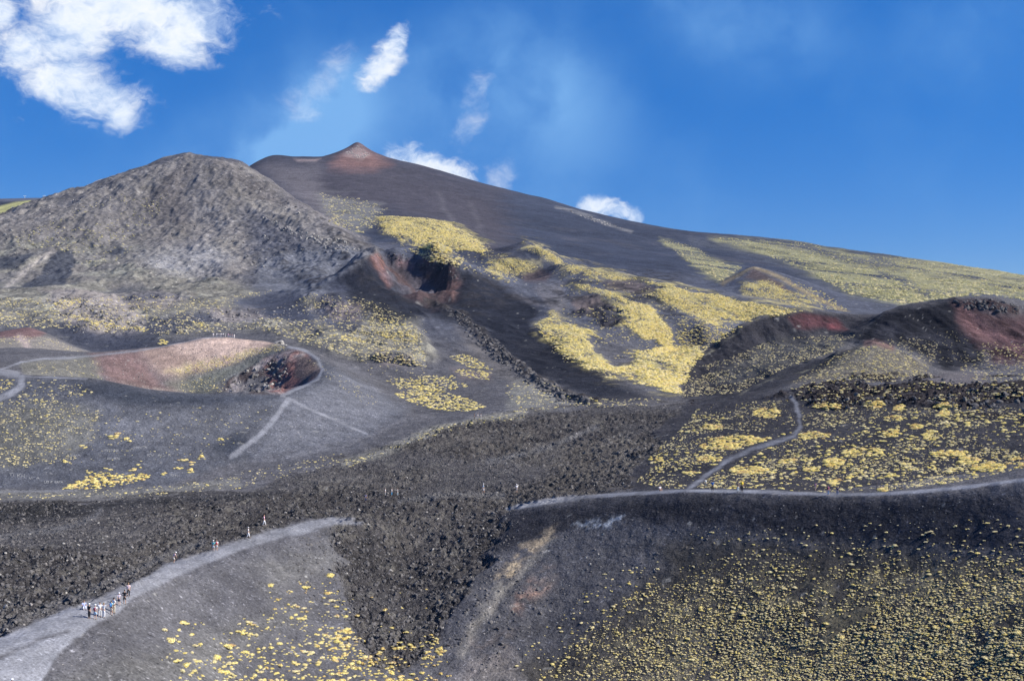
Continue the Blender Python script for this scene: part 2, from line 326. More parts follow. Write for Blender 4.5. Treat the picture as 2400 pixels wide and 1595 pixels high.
yg *= 1-field([[(1373,788),(1440,812),(1498,850),(1440,862),(1400,835)],[(1405,655),(1500,660),(1545,682),(1480,690)],[(1530,725),(1600,745),(1660,775),(1640,800),(1590,790)],[(1480,790),(1540,800),(1560,812),(1500,822),(1440,800)]], soft=8, warp=14, y0=300, y1=900)

# relief: rough aa lava, gullies, hummocks
D = np.zeros((nr, nc), np.float32)
SANDY = sstep(fbm(GX, GY, 34, 3, 41), 0.05, 0.5)*0.75
L0 = LAVA*(1-SANDY*(GY > 160)*(GPX > -50))
L0 = np.maximum(L0, OUTC)
sel = np.nonzero(L0 > 0.01); x, y = GX[sel], GY[sel]
blk = ridge(x, y, 4.2, 3, 3)*.85+np.abs(fbm(x, y, 1.7, 3, 9))*1.15+fbm(x, y, 0.7, 2, 15)*0.45
dz = (blk-0.85)*1.0+fbm(x, y, 22, 2, 8)*0.9+1.5*(ridge(x+.35*y, y-.2*x, 15, 2, 18)-.62)
D[sel] += L0[sel]*dz*(.78+0.3*OUTC[sel])
D += (OUTC*0.5)
sel = np.nonzero(CHAN > 0.01); x, y = GX[sel], GY[sel]
D[sel] += CHAN[sel]*(0.6+1.5*(ridge(x, y, 7, 3, 4)-0.5)*2)
sel = np.nonzero(CAVE > 0.01); x, y = GX[sel], GY[sel]
D[sel] += CAVE[sel]*(8.0*(ridge(x, y, 16, 3, 5)-0.6))
sel = np.nonzero(CLIFF > 0.01); x, y = GX[sel], GY[sel]
D[sel] += CLIFF[sel]*(3.2*(ridge(x, y, 10, 4, 6)-0.62))
sel = np.nonzero(CRAG > 0.01); x, y = GX[sel], GY[sel]
D[sel] += CRAG[sel]*(7.0*(ridge(x, y, 22, 4, 12)-0.55))
D += OVERH*1.3*np.sign(fbm(GX, GY*3, 30, 2, 4))
# hummocks of old overgrown lava on the apron, with smooth ash between them
APR = field([[(-100,690),(100,680),(240,660),(430,650),(600,690),(760,690),(880,705),(980,760),(1020,850),(930,860),(800,835),(700,800),(560,770),(470,775),(330,800),(200,780),(60,755),(-100,780)]], soft=16, warp=16, y0=440, y1=980)
HUM = ridge(GX+12*fbm(GX, GY, 60, 2, 140), GY*.8, 120, 3, 141)*.6+.5*fbm(GX, GY*.8, 70, 3, 142)+.12
D += APR*(9*(HUM-.35)+sstep(HUM, .35, .6)*5*(ridge(GX, GY, 16, 3, 143)-.5))
# gullies running down the dark peak
apx, apy = (441-CX)/F*1370, 1370.0
ang = np.arctan2(GX-apx, apy-GY); rad = np.hypot(GX-apx, GY-apy)
sel = np.nonzero(PEAK > 0.01); a, r = ang[sel], rad[sel]
aa = a+0.10*fbm(GX[sel], GY[sel], 130, 3, 21)
gul = fbm(aa*260+r*.12, r*0.30, 60, 4, 22, .5)*5.5+(ridge(GX[sel]+.5*GY[sel], GY[sel]*.6-.3*GX[sel], 85, 4, 23)-.55)*11
D[sel] += PEAK[sel]*gul*sstep(r, 20, 160)+PEAK[sel]*(ridge(GX[sel]*1.4, GY[sel], 20, 3, 29)-0.5)*3*sstep(r, 0, 60)
D[sel] += PEAK[sel]*(1.6*(ridge(GX[sel], GY[sel], 9, 3, 30)-.5)+1.2*fbm(GX[sel], GY[sel], 4, 2, 28))*sstep(r, 0, 60)
# general unevenness, each wavelength only where it stays small in the view
SMOOTHB = field([[(1180,1190),(2400,1130),(2400,1595),(1000,1595)],[(0,1500),(780,1215),(800,1560),(0,1595)]], soft=20, y0=90, y1=205)
for wl, k, sd in ((2.2, 0.035, 61), (7, 0.03, 62), (26, 0.028, 63), (90, 0.022, 64), (300, 0.010, 65)):
    D += wl*k*fbm(GX, GY, wl, 2, sd)*sstep(GY, 5*wl, 14*wl)*np.where(GY > 620, 1.0, 0.55)*(1-.75*sstep(GY, 45*wl, 90*wl))
D += 0.10*fbm(GX, GY, 1.3, 2, 66)*SMOOTHB
# shallow gullies down the inner wall of the near crater
D += SMOOTHB*sstep(GPX, 1230, 1500)*0.30*fbm(GPX/14.0+3*fbm(GX,GY,11,2,68), GY*0.8, 8, 3, 67)*sstep(rimY(PX)[None]-GY, 2, 14)
# spines and gullies that run down the middle slopes, and the swell of the grown mounds
MIDS = sstep(GY, 345, 420)*(1-sstep(GY, 950, 1150))*sstep(GPX, 560, 700)*(1-sstep(GPX, 1560, 1680))*(1-APR)
ux = GX*.964+GY*.266; uy = (-GX*.266+GY*.964)
wob = 10*fbm(GX, GY, 90, 3, 181)
D += MIDS*(4.2*(ridge(ux+wob, uy*.16, 42, 4, 182)-.55)+2.2*(ridge(ux+wob, uy*.4, 15, 3, 183)-.5)*sstep(fbm(GX, GY, 70, 2, 184), -.15, .3))
yk = np.where(GY > 850, 1.7, 1.0)
yst = fbm((ux+.5*wob)/yk, uy*.15/yk, 15, 5, 195, .62)+.35*fbm(GX/yk, GY/yk, 10, 3, 196, .6)
ygs = yg.copy()
for _ in range(10): ygs[1:-1] = (ygs[:-2]+2*ygs[1:-1]+ygs[2:])*.25; ygs[:, 1:-1] = (ygs[:, :-2]+2*ygs[:, 1:-1]+ygs[:, 2:])*.25
D += ygs*np.clip(GY*.0042, 1.5, 5.0)*(.8+.5*fbm(GX, GY, 45, 3, 185))
yg = yg*sstep(yst+.95*(yg-.62), -.50, -.02)
# erosion gullies on the big flank and the green slope
FARS = sstep(GY, 1000, 1300)*(1-PEAK)
D += FARS*(9*(ridge(ux*1.0+25*fbm(GX, GY, 260, 2, 186), uy*.12, 130, 4, 187)-.55))*(.25+.75*sstep(GPX, 1450, 1750))
D += sstep(GY, 700, 900)*sstep(GPX, 1650, 1800)*(5*(ridge(GX*.8+GY*.55+14*fbm(GX, GY, 120, 2, 188), (GY*.8-GX*.55)*.18, 75, 4, 189)-.55))
# crags on the crest of the dark peak
D += PEAK*np.exp(-((PYV-np.interp(GPX, [0,136,305,441,569,705,800], [507,459,402,360,382,476,544]))/26.0)**2)*(7*(ridge(GX, GY, 34, 4, 190)-.5))
# furrows and ledges on the cinder hills at the right
HILLS = field([[(1600,850),(1735,768),(1888,727),(2047,742),(2108,720),(2237,700),(2450,724),(2500,870),(2200,870),(2051,810),(1837,866),(1735,924),(1600,935)]], soft=10, warp=6, y0=290, y1=500)
D += HILLS*(1.9*fbm(GX*1.6, GY*.35, 16, 4, 151, .6)+.5*(ridge(GX, GY, 9, 3, 152)-.5))*sstep(GPX, 1600, 1680)
D += field([[(868,604),(900,598),(986,603),(1061,620),(1085,660),(1055,705),(1005,722),(940,685)]], soft=8, warp=8, y0=600, y1=830)*8*(ridge(GX, GY*.6, 24, 4, 153)-.55)
rimk = field([[(850,606),(868,602),(890,590),(955,604),(986,601),(1020,604),(1061,619),(1090,640)]], soft=7, rad=5, warp=6, y0=700, y1=830)
D += rimk*5*(ridge(GX, GY, 14, 3, 154)-.5)
D += field([[(1735,770),(1780,746),(1888,727),(2047,742),(2108,720),(2237,700),(2330,700),(2390,717),(2450,740)]], soft=8, rad=5, warp=6, y0=400, y1=480)*1.6*(ridge(GX, GY, 8, 3, 156)-.5)
Z = (Z+D).astype(np.float32)
regions()
print('terrain', nr, nc, 'controls', N)
# ------------------------------------------------------------------ colour of the land, with some shade painted into it
CIN, DARK, SCREE, PATHC = (.088,.086,.094), (.034,.040,.060), (.145,.134,.129), (.185,.187,.206)
LAVAC, RED, PINK, YEL, OLV = (.066,.061,.061), (.150,.072,.066), (.52,.36,.29), (.46,.38,.11), (.20,.195,.10)
PALE, BLK, MAUVE, ASH, TAN = (.36,.34,.30), (.028,.027,.030), (.125,.098,.105), (.085,.088,.105), (.30,.25,.17)
COL = np.empty((nr, nc, 3), np.float32)
def lerp3(f, a, b): return np.asarray(a, np.float32)*(1-f[..., None])+np.asarray(b, np.float32)*f[..., None]
COL[:] = lerp3(sstep(GY, 400, 900), CIN, DARK)
blotch0 = sstep(GY, 480, 600)*(1-sstep(GY, 900, 1100)); COL[:] = lerp3(blotch0*.7, COL, (.070,.074,.094)) if False else COL*(1-(blotch0*.7)[..., None])+np.float32((.074,.079,.101))*(blotch0*.7)[..., None]
big = fbm(GX, GY, 240, 4, 81); COL *= (1+0.16*big)[..., None]
def paint(col, shapes, a=1.0, brk=None, **kw):
    for s in shapes:
        idx, w = mask(s, **kw)
        if brk: w = w*sstep(fbm(GX[idx], GY[idx], brk, 4, 171, .7), -.35, .35)
        w = (w*a)[:, None]
        COL[idx] = COL[idx]*(1-w)+np.asarray(col, np.float32)*w
def blotch(f, col, a=1.0):
    w = (np.clip(f, 0, 1)*a)[..., None]; COL[:] = COL*(1-w)+np.asarray(col, np.float32)*w
# volcano slope
FAR = dict(y0=560, y1=3000)
paint((.054,.048,.056), [[(560,385),(641,360),(729,368),(837,330),(1000,390),(1180,440),(1200,560),(1180,600),(1080,560),(900,500),(760,500),(700,470)]], soft=50, warp=40, a=.8, **FAR)
paint((.175,.10,.088), [[(770,390),(810,350),(840,337),(880,360),(920,385),(880,400),(820,395)]], soft=16, warp=16, a=.75, **FAR)
paint((.36,.31,.29), [[(808,356),(838,340),(862,360),(850,372),(820,366)]], soft=10, warp=14, a=.3, **FAR)
paint((.27,.21,.20), [[(690,372),(729,373),(752,371),(740,378),(700,378)]], soft=4, warp=4, a=.8, **FAR)
paint((.115,.105,.112), [[(600,380),(740,385),(760,470),(820,540),(860,580),(760,520),(640,420)]], soft=26, warp=20, a=.7, **FAR)
paint((.19,.185,.17), [[(750,455),(830,470),(900,480),(880,520),(840,540),(780,520),(760,490)]], soft=14, warp=24, a=.55, **FAR)
paint((.12,.115,.125), [[(1030,455),(1040,490),(1070,525),(1110,560)]], rad=4, soft=9, warp=10, a=.35, **FAR)
paint((.12,.115,.125), [[(1105,480),(1120,520),(1130,550)]], rad=4, soft=9, warp=10, a=.3, **FAR)
paint((.30,.285,.26), [[(1305,486),(1340,492),(1400,515),(1450,535),(1480,545)]], rad=3, soft=4, warp=9, a=.3, **FAR)
# dark peak: scree with pale and brown streaks
blotch(PEAK, SCREE, .9)
paint((.115,.110,.108), [[(-100,600),(60,560),(300,560),(440,600),(430,670),(380,700),(240,700),(100,720),(-100,700)]], soft=20, warp=26, a=.9, y0=640, y1=1200)
blotch(field([[(-100,600),(60,560),(300,560),(440,600),(430,670),(380,700),(240,700),(100,720),(-100,700)]], soft=20, warp=26, y0=640, y1=1200)*sstep(fbm(GX, GY, 30, 4, 94, .65), .0, .5), (.19,.185,.155), .8)
blotch(PEAK*sstep(fbm(ang, rad/900.0, .09, 4, 91), -.1, .5), (.175,.160,.142), .6)
blotch(PEAK*sstep((.6*fbm(ang*300+fbm(GX,GY,90,3,96)*26, rad*.10, 60, 5, 92, .6)+.5*fbm(GX, GY, 120, 3, 97, .5)), .0, .45), (.082,.074,.074), .65)
blotch(PEAK*sstep(fbm(GX, GY, 9, 3, 93, .7), .42, .7), (.30,.28,.26), .5)
paint((.20,.195,.20), [[(330,600),(400,580),(500,570),(545,600),(500,640),(420,660),(380,640)]], soft=22, warp=20, a=.8, **FAR)
paint((.052,.056,.074), [[(570,500),(660,530),(800,570),(850,600),(780,650),(640,680),(560,660),(600,600)]], soft=24, warp=30, a=.75, **FAR)
paint((.040,.045,.060), [[(95,640),(128,590),(172,586),(178,612),(150,680),(105,712),(40,705),(0,690),(0,672),(40,672)],[(30,600),(80,593),(40,630),(0,645),(0,625)],[(250,588),(290,580),(300,592),(260,600)]], soft=4, warp=10, a=.9, **FAR)  # cloud-shadow patches on the peak, put into the ground colour
paint((.30,.27,.245), [[(10,675),(70,625),(125,590)]], rad=5, soft=5, warp=8, a=.7, **FAR)
paint((.40,.36,.33), [[(205,436),(235,420),(262,413),(280,408)]], rad=6, soft=4, warp=4, a=.8, y0=1300, y1=1600)
paint((.30,.29,.13), [[(0,492),(35,482),(80,474)]], rad=8, soft=4, warp=4, y0=1300, y1=2300)
paint((.075,.08,.105), [[(0,465),(140,460),(140,470),(0,480)]], soft=4, y0=1900, y1=2400)
# hummocky apron at left
blotch(field([[(0,660),(240,660),(440,650),(600,690),(760,680),(1000,760),(1010,830),(900,840),(700,800),(480,780),(330,830),(200,820),(0,800)]], soft=14, warp=20, y0=430, y1=1000)*sstep(fbm(GX, GY, 40, 4, 95), -.25, .2), (.150,.145,.128), .0)
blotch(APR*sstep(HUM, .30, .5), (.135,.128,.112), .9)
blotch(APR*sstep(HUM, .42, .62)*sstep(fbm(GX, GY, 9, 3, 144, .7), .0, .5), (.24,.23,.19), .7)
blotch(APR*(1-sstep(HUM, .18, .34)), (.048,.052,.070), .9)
blotch(CRAG, (.185,.165,.160), .8)
paint((.046,.050,.068), [[(100,745),(200,770),(330,800),(340,822),(215,832),(150,790)],[(270,690),(350,680),(470,700),(300,705)],[(330,740),(470,735),(480,760),(350,790)],[(620,690),(680,760),(760,790),(700,690)],[(700,640),(800,640),(860,740),(820,790),(760,760)],[(250,780),(360,790),(440,800),(330,820),(240,830)]], soft=10, warp=14, a=.85, y0=430, y1=1000)
# left little cone
paint((.17,.155,.14), [[(0,800),(68,775),(120,790),(215,832),(100,838),(0,842)]], soft=8, warp=8, y0=420, y1=500)
paint((.14,.085,.085), [[(0,780),(68,764),(110,780),(80,792),(0,800)]], soft=6, warp=8, a=.9, y0=420, y1=500)
paint((.34,.27,.25), [[(45,792),(60,800),(62,812)]], rad=8, soft=8, a=.7, y0=420, y1=500)
# lower crater
CR = dict(y0=225, y1=440)
paint((.078,.081,.095), [[(0,880),(200,888),(373,920),(660,926),(756,866),(700,815),(960,960),(850,1020),(540,1085),(380,1140),(0,1150)]], soft=10, warp=6, **CR)
paint((.130,.132,.150), [[(570,1085),(678,940),(800,990),(870,1020),(640,1080)],[(680,935),(756,900),(800,870),(950,960),(870,1010)]], soft=34, warp=26, a=.7, **CR)
paint((.036,.041,.055), [[(160,890),(254,897),(373,919),(475,924),(650,926),(620,945),(450,955),(330,950),(190,925)],[(560,1010),(590,1040),(540,1065),(500,1050)]], soft=14, warp=10, a=.85, **CR)  # dark band below the near rim: shade put into the ash colour
paint((.13,.132,.148), [[(250,985),(420,960),(620,940),(560,1010),(400,1040),(260,1020)]], soft=24, warp=20, a=.5, **CR)
paint((.135,.130,.112), [[(0,960),(110,945),(230,960),(215,1020),(180,1065),(60,1090),(0,1080)]], soft=20, warp=22, a=.6, **CR)
paint((.13,.125,.11), [[(50,845),(170,838),(237,832),(240,895),(153,884),(54,880)]], soft=6, warp=8, a=.8, y0=310, y1=440)
paint((.165,.105,.098), [[(235,832),(339,819),(400,900),(410,920),(330,912),(250,895)]], soft=24, warp=34, a=.8, y0=310, y1=440)
paint((.10,.075,.072), [[(240,860),(330,850),(390,915),(300,910)]], soft=16, warp=20, a=.7, brk=8, y0=310, y1=440)
paint((.30,.25,.22), [[(290,895),(400,905),(420,922),(330,915)]], soft=10, warp=14, a=.7, brk=3, y0=310, y1=440)
paint((.27,.195,.165), [[(330,820),(407,806),(475,791),(525,789),(576,796),(640,805),(560,850),(470,880),(400,880),(360,850)]], soft=16, warp=24, a=.9, y0=340, y1=445)
paint((.42,.315,.265), [[(400,808),(475,791),(525,789),(576,796),(630,804),(550,835),(470,850),(420,835)]], soft=16, warp=22, a=.85, y0=340, y1=445)
paint((.60,.44,.36), [[(440,800),(525,792),(580,800)]], rad=6, soft=10, warp=14, a=.6, brk=6, y0=340, y1=445)
paint((.50,.42,.25), [[(400,865),(480,845),(560,825),(660,814),(600,830),(540,855),(470,876),(430,876)]], soft=14, warp=26, a=.7, brk=5, y0=340, y1=445)
paint((.25,.20,.175), [[(405,880),(440,895),(450,922),(400,920)]], soft=14, warp=10, a=.7, y0=340, y1=445)
paint((.125,.128,.11), [[(470,878),(560,858),(650,825),(620,845),(540,890),(500,920),(420,920),(400,890)]], soft=16, warp=24, a=.8, y0=340, y1=445)
paint((.19,.095,.085), [[(620,845),(690,823),(720,830),(745,865),(730,890),(660,920),(630,915)]], soft=8, warp=8, a=.9, y0=300, y1=430)
paint((.11,.095,.09), [[(700,825),(745,850),(748,875),(712,900),(690,880)]], soft=8, warp=6, a=.8, y0=300, y1=430)
blotch(CLIFF*sstep(fbm(GX, GY, 9, 3, 97, .7), -.2, .3), (.26,.23,.225), .7)
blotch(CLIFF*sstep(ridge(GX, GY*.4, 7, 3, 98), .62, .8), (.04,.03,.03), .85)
# red cone in the middle and its fan
MIDR = dict(y0=300, y1=900)
paint((.075,.078,.098), [[(870,560),(960,575),(1060,600),(1150,640),(1090,640),(1061,615),(986,596),(900,585)]], soft=10, warp=14, a=.8, y0=800, y1=1100)
paint((.115,.120,.140), [[(600,610),(700,585),(790,575),(860,592),(825,620),(790,645),(760,690),(700,690),(600,680)]], soft=14, warp=24, a=.8, y0=600, y1=1000)
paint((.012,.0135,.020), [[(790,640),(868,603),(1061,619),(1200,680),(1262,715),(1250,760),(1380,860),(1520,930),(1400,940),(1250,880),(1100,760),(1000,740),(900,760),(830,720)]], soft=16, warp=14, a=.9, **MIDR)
paint((.068,.046,.046), [[(868,604),(900,598),(960,610),(986,603),(1061,620),(1085,660),(1060,705),(1010,725),(960,695),(915,655),(880,630)]], soft=14, warp=18, a=.85, **MIDR)
blotch(field([[(868,604),(900,598),(960,610),(986,603),(1061,620),(1085,660),(1060,705),(1010,725),(960,695),(915,655),(880,630)]], soft=10, warp=14, **MIDR)*sstep(fbm(GX, GY, 16, 4, 146, .65), .05, .5), (.045,.034,.034), .7)
blotch(field([[(1020,606),(1061,620),(1085,660),(1060,700),(1030,660)]], soft=10, warp=14, **MIDR)*sstep(fbm(GX, GY, 12, 3, 147, .65), -.2, .4), (.115,.068,.063), .8)
paint((.20,.105,.09), [[(878,602),(895,630),(915,665)],[(1000,606),(1040,606)],[(935,612),(965,622)]], rad=7, soft=8, warp=8, a=.8, **MIDR)
paint((.34,.31,.31), [[(908,598),(925,594),(948,604)],[(922,614),(958,607)]], rad=1.5, soft=2.5, a=.9, **MIDR)
paint((.055,.038,.036), [[(975,620),(1000,640),(985,660)],[(1015,620),(1030,650)],[(1050,630),(1040,660)]], rad=5, soft=7, warp=10, a=.8, **MIDR)
paint((.13,.12,.13), [[(1205,692),(1260,712)],[(1290,730),(1330,760)],[(1255,675),(1300,725)]], rad=4, soft=7, a=.6, **MIDR)
paint((.17,.158,.16), [[(1260,670),(1320,665),(1330,720),(1310,740),(1280,710)]], soft=14, warp=12, a=.6, **MIDR)
paint((.075,.055,.055), [[(1215,640),(1260,628),(1300,640),(1280,660),(1230,660)]], soft=8, warp=8, a=.8, **MIDR)
blotch(CHAN, (.035,.032,.033), .9)
paint((.13,.118,.112), [[(1060,760),(1130,800),(1220,880),(1330,940),(1250,940),(1150,860)]], soft=14, warp=18, a=.6, **MIDR)
paint((.19,.185,.165), [[(1200,890),(1280,900),(1340,945),(1260,960),(1190,960)]], soft=14, warp=20, a=.65, **MIDR)
paint((.155,.128,.125), [[(880,820),(960,830),(965,850),(900,855)],[(1060,865),(1150,870),(1155,890),(1080,890)],[(765,700),(840,715),(850,750),(780,750)]], soft=10, warp=12, a=.7, **MIDR)
blotch(CAVE, (.030,.028,.032), .85)
paint((.105,.085,.083), [[(1335,700),(1390,690),(1440,715),(1400,712),(1350,735)],[(1405,655),(1500,660),(1545,680),(1500,690),(1430,675)]], soft=8, warp=14, a=.85, **MIDR)
# yellow grown slopes (the ground between the tufts)
blotch(yg*sstep(fbm(ux, uy*.3, 5, 4, 101, .75), -.35, .25), (.46,.385,.155), .75)
blotch(yg*sstep(fbm(ux, uy*.2, 24, 4, 102), .1, .5), (.10,.095,.06), .75)
olive = field([[(1660,556),(1746,560),(1888,568),(2041,598),(2400,647),(2500,660),(2500,760),(2240,700),(2110,715),(1990,690),(1900,640),(1800,600),(1700,575)],[(1546,560),(1620,575),(1700,620),(1740,625),(1690,660),(1620,620),(1600,600)]], soft=8, warp=20, y0=600, y1=2300)
streak = fbm(GX*0.55+GY*0.42, GY*0.13-GX*0.10, 26, 4, 103, .6)
blotch(olive*sstep(streak, -.45, .1), (.215,.205,.118), .9)
blotch(olive*sstep(fbm(GX, GY, 10, 3, 104, .7), .1, .5)*sstep(GPX, 2000, 2250), (.33,.29,.16), .7)
paint((.055,.06,.075), [[(1700,575),(1850,625),(1980,680),(2080,720)],[(1880,575),(1990,610),(2060,620)],[(2060,640),(2120,660),(2200,710)],[(1620,560),(1700,580)],[(2040,602),(2100,620)]], rad=7, soft=8, warp=16, a=.85, y0=600, y1=2300)
paint((.20,.16,.10), [[(1695,664),(1763,625),(1830,650),(1900,690),(1990,735)]], rad=4, soft=4, warp=5, a=.8, y0=600, y1=920)
paint((.075,.058,.058), [[(1765,630),(1830,660),(1870,690),(1800,660),(1740,650)]], soft=5, warp=8, a=.9, y0=600, y1=920)
# hills at the right
RH = dict(y0=280, y1=500)
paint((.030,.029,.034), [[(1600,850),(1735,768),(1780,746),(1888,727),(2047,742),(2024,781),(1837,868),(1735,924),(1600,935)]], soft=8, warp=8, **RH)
paint((.078,.076,.073), [[(1800,800),(1900,790),(2010,785),(1940,830),(1840,860),(1720,900),(1660,880),(1760,830)]], soft=18, warp=20, a=.7, **RH)
paint((.070,.032,.036), [[(1850,745),(1888,732),(1960,745),(1985,775),(1930,768),(1870,770)]], soft=8, warp=10, a=.9, **RH)
paint((.16,.055,.062), [[(1945,765),(1965,765)]], rad=5, soft=7, a=.8, **RH)
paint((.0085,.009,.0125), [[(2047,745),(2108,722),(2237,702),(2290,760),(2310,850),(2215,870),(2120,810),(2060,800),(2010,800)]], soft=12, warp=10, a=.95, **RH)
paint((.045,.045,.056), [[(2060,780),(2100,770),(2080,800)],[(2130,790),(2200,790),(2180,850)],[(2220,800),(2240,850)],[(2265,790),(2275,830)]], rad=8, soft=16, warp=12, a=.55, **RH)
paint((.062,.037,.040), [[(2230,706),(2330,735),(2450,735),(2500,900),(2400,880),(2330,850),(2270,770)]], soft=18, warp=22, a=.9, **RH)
paint((.19,.105,.105), [[(2250,730),(2300,775),(2360,800),(2420,830)]], rad=9, soft=14, warp=14, a=.55, **RH)
paint((.040,.026,.027), [[(2237,703),(2290,700),(2330,702),(2390,720),(2385,735),(2330,728),(2260,716)]], soft=4, warp=6, a=.9, **RH)
paint((.125,.113,.093), [[(1966,826),(2051,803),(2176,850),(2180,880),(2050,880),(1900,890),(1850,900)]], soft=8, warp=12, a=.9, **RH)
paint((.17,.10,.088), [[(2030,805),(2051,801),(2090,815)]], rad=6, soft=6, a=.7, **RH)
paint((.115,.103,.106), [[(2170,875),(2300,870),(2330,915),(2200,905)]], soft=10, warp=14, a=.8, y0=250, y1=340)
paint((.036,.035,.040), [[(1640,925),(1735,918),(1850,860),(1960,825),(2010,812),(1950,850),(1860,895),(1750,935)]], soft=8, warp=10, a=.9, y0=280, y1=420)
paint((.30,.28,.20), [[(1735,924),(1800,890),(1880,872),(1966,826)],[(1600,840),(1651,832),(1735,775)]], rad=1.5, soft=3, warp=5, a=.6, brk=4, **RH)
# right plain, foreground
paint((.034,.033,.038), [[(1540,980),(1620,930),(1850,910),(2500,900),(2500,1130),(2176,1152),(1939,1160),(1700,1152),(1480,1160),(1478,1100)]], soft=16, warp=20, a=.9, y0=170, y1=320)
NEARC = dict(y0=85, y1=206)
paint((.090,.088,.095), [[(0,1500),(300,1400),(800,1225),(810,1400),(860,1600),(0,1600)]], soft=14, warp=12, **NEARC)
blotch(field([[(0,1500),(300,1400),(800,1225),(810,1400),(860,1600),(0,1600)]], soft=14, warp=12, **NEARC)*sstep(fbm(GX, GY, 12, 5, 155, .65), .0, .55), (.078,.076,.083), .6)
paint((.135,.130,.122), [[(150,1600),(420,1500),(700,1420),(500,1600)],[(620,1330),(780,1270),(790,1330),(640,1390)]], soft=40, warp=40, a=.55, **NEARC)
paint((.031,.031,.037), [[(1190,1200),(1275,1182),(1600,1160),(1939,1168),(2176,1160),(2400,1134),(2600,1100),(2600,1330),(2200,1280),(1900,1260),(1700,1240),(1480,1225),(1300,1250),(1150,1300)]], soft=22, warp=22, **NEARC)  # upper wall turned from the sun, its shade darkened into the colour
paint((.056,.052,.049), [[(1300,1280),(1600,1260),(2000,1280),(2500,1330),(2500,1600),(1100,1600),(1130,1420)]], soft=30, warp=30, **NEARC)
paint((.076,.075,.083), [[(1140,1320),(1280,1260),(1480,1220),(1560,1320),(1420,1440),(1300,1540),(1050,1560),(1040,1480)]], soft=26, warp=26, a=.85, **NEARC)
paint((.40,.31,.20), [[(1295,1250),(1240,1280),(1205,1320),(1180,1350)]], rad=12, soft=14, warp=26, a=.85, brk=2.2, **NEARC)
paint((.26,.235,.20), [[(1290,1268),(1230,1330),(1170,1400),(1110,1470),(1075,1530)]], rad=6, soft=12, warp=22, a=.65, **NEARC)
paint((.21,.195,.17), [[(1205,1330),(1160,1400),(1120,1450)],[(1280,1270),(1240,1320)]], rad=9, soft=16, warp=30, a=.6, brk=3.0, **NEARC)
paint((.34,.37,.42), [[(1350,1232),(1400,1222),(1450,1212)],[(1395,1235),(1450,1222)]], rad=5, soft=9, warp=26, a=.85, brk=1.2, **NEARC)
paint((.13,.108,.10), [[(1270,1330),(1310,1330),(1280,1400),(1240,1420),(1230,1380)],[(1100,1500),(1200,1480),(1180,1560),(1090,1600)]], soft=20, warp=30, a=.85, brk=2.0, **NEARC)
paint((.22,.14,.11), [[(1225,1400),(1215,1430)],[(1260,1370),(1240,1390)]], rad=10, soft=16, warp=30, a=.8, brk=1.5, **NEARC)
paint((.16,.145,.14), [[(1100,1540),(1200,1520),(1230,1600),(1040,1600)]], soft=20, warp=20, a=.6, **NEARC)
blotch(field([[(2230,706),(2330,735),(2450,735),(2500,900),(2400,880),(2330,850),(2270,770)],[(1850,745),(1888,732),(1960,745),(1985,775),(1930,768),(1870,770)]], soft=8, warp=10, **RH)*sstep(fbm(GX*1.5, GY*.4, 7, 4, 191, .7), .0, .4), (.028,.017,.019), .75)
# bare ash and rock ribs on the middle slopes
rib = ridge(ux+wob, uy*.16, 42, 4, 182)
blotch(MIDS*sstep(rib, .60, .75)*(1-yg)*sstep(fbm(GX, GY, 8, 3, 192, .7), -.2, .3), (.028,.027,.031), .75)
blotch(MIDS*sstep(.48-rib, .0, .12)*(1-yg), (.072,.076,.095), .55)
fg_ = ridge(ux*1.0+25*fbm(GX, GY, 260, 2, 186), uy*.12, 130, 4, 187)
blotch(FARS*sstep(fg_, .62, .8)*sstep(GPX, 900, 1300)*sstep(fbm(GX, GY, 40, 3, 193, .65), -.1, .35), (.060,.060,.074), .5)
blotch(field([[(1300,1600),(1500,1440),(1700,1360),(2000,1330),(2400,1340),(2430,1600)]], soft=40, warp=40, **NEARC)*sstep(fbm(GX, GY, 1.6, 4, 197, .7), -.1, .35), (.19,.165,.105), .6)
# lava
blotch(LAVA, LAVAC, .95)
blotch(LAVA*sstep(fbm(GX, GY, 18, 4, 111), .0, .5), (.100,.091,.084), .7)
blotch(LAVA*sstep(fbm(GX, GY, 2.2, 3, 112, .75), .12, .5), (.16,.148,.13), .6)
blotch(LAVA*sstep(fbm(GX, GY, 3.4, 3, 113, .75), .2, .55), (.035,.033,.034), .7)
blotch(LAVA*SANDY*(GY > 160), (.085,.083,.09), .5)
paint((.038,.038,.042), [[(-100,1180),(203,1176),(424,1163),(660,1150),(640,1165),(300,1188),(150,1215),(0,1225),(-100,1225)]], soft=9, warp=14, a=.85, y0=150, y1=250)  # cloud shadow across the lava, painted as a darker band
paint((.15,.148,.155), [[(0,1258),(150,1238),(215,1215),(240,1195)],[(0,1470),(120,1420),(250,1365),(390,1300),(480,1270)],[(940,1172),(1050,1160),(1180,1160)],[(1150,1080),(1280,1050),(1400,1000)]], rad=5, soft=8, warp=8, a=.7, y0=100, y1=300)
blotch(OUTC, (.034,.029,.031), .85)
paint((.28,.27,.235), [[(800,1085),(900,1060),(1000,1015),(1088,988),(1225,970)]], rad=7, soft=8, warp=14, a=.5, y0=220, y1=320)
paint((.16,.155,.14), [[(0,1150),(200,1152),(400,1142),(560,1120),(560,1140),(300,1165),(0,1172)]], soft=8, warp=14, a=.6, y0=210, y1=260)
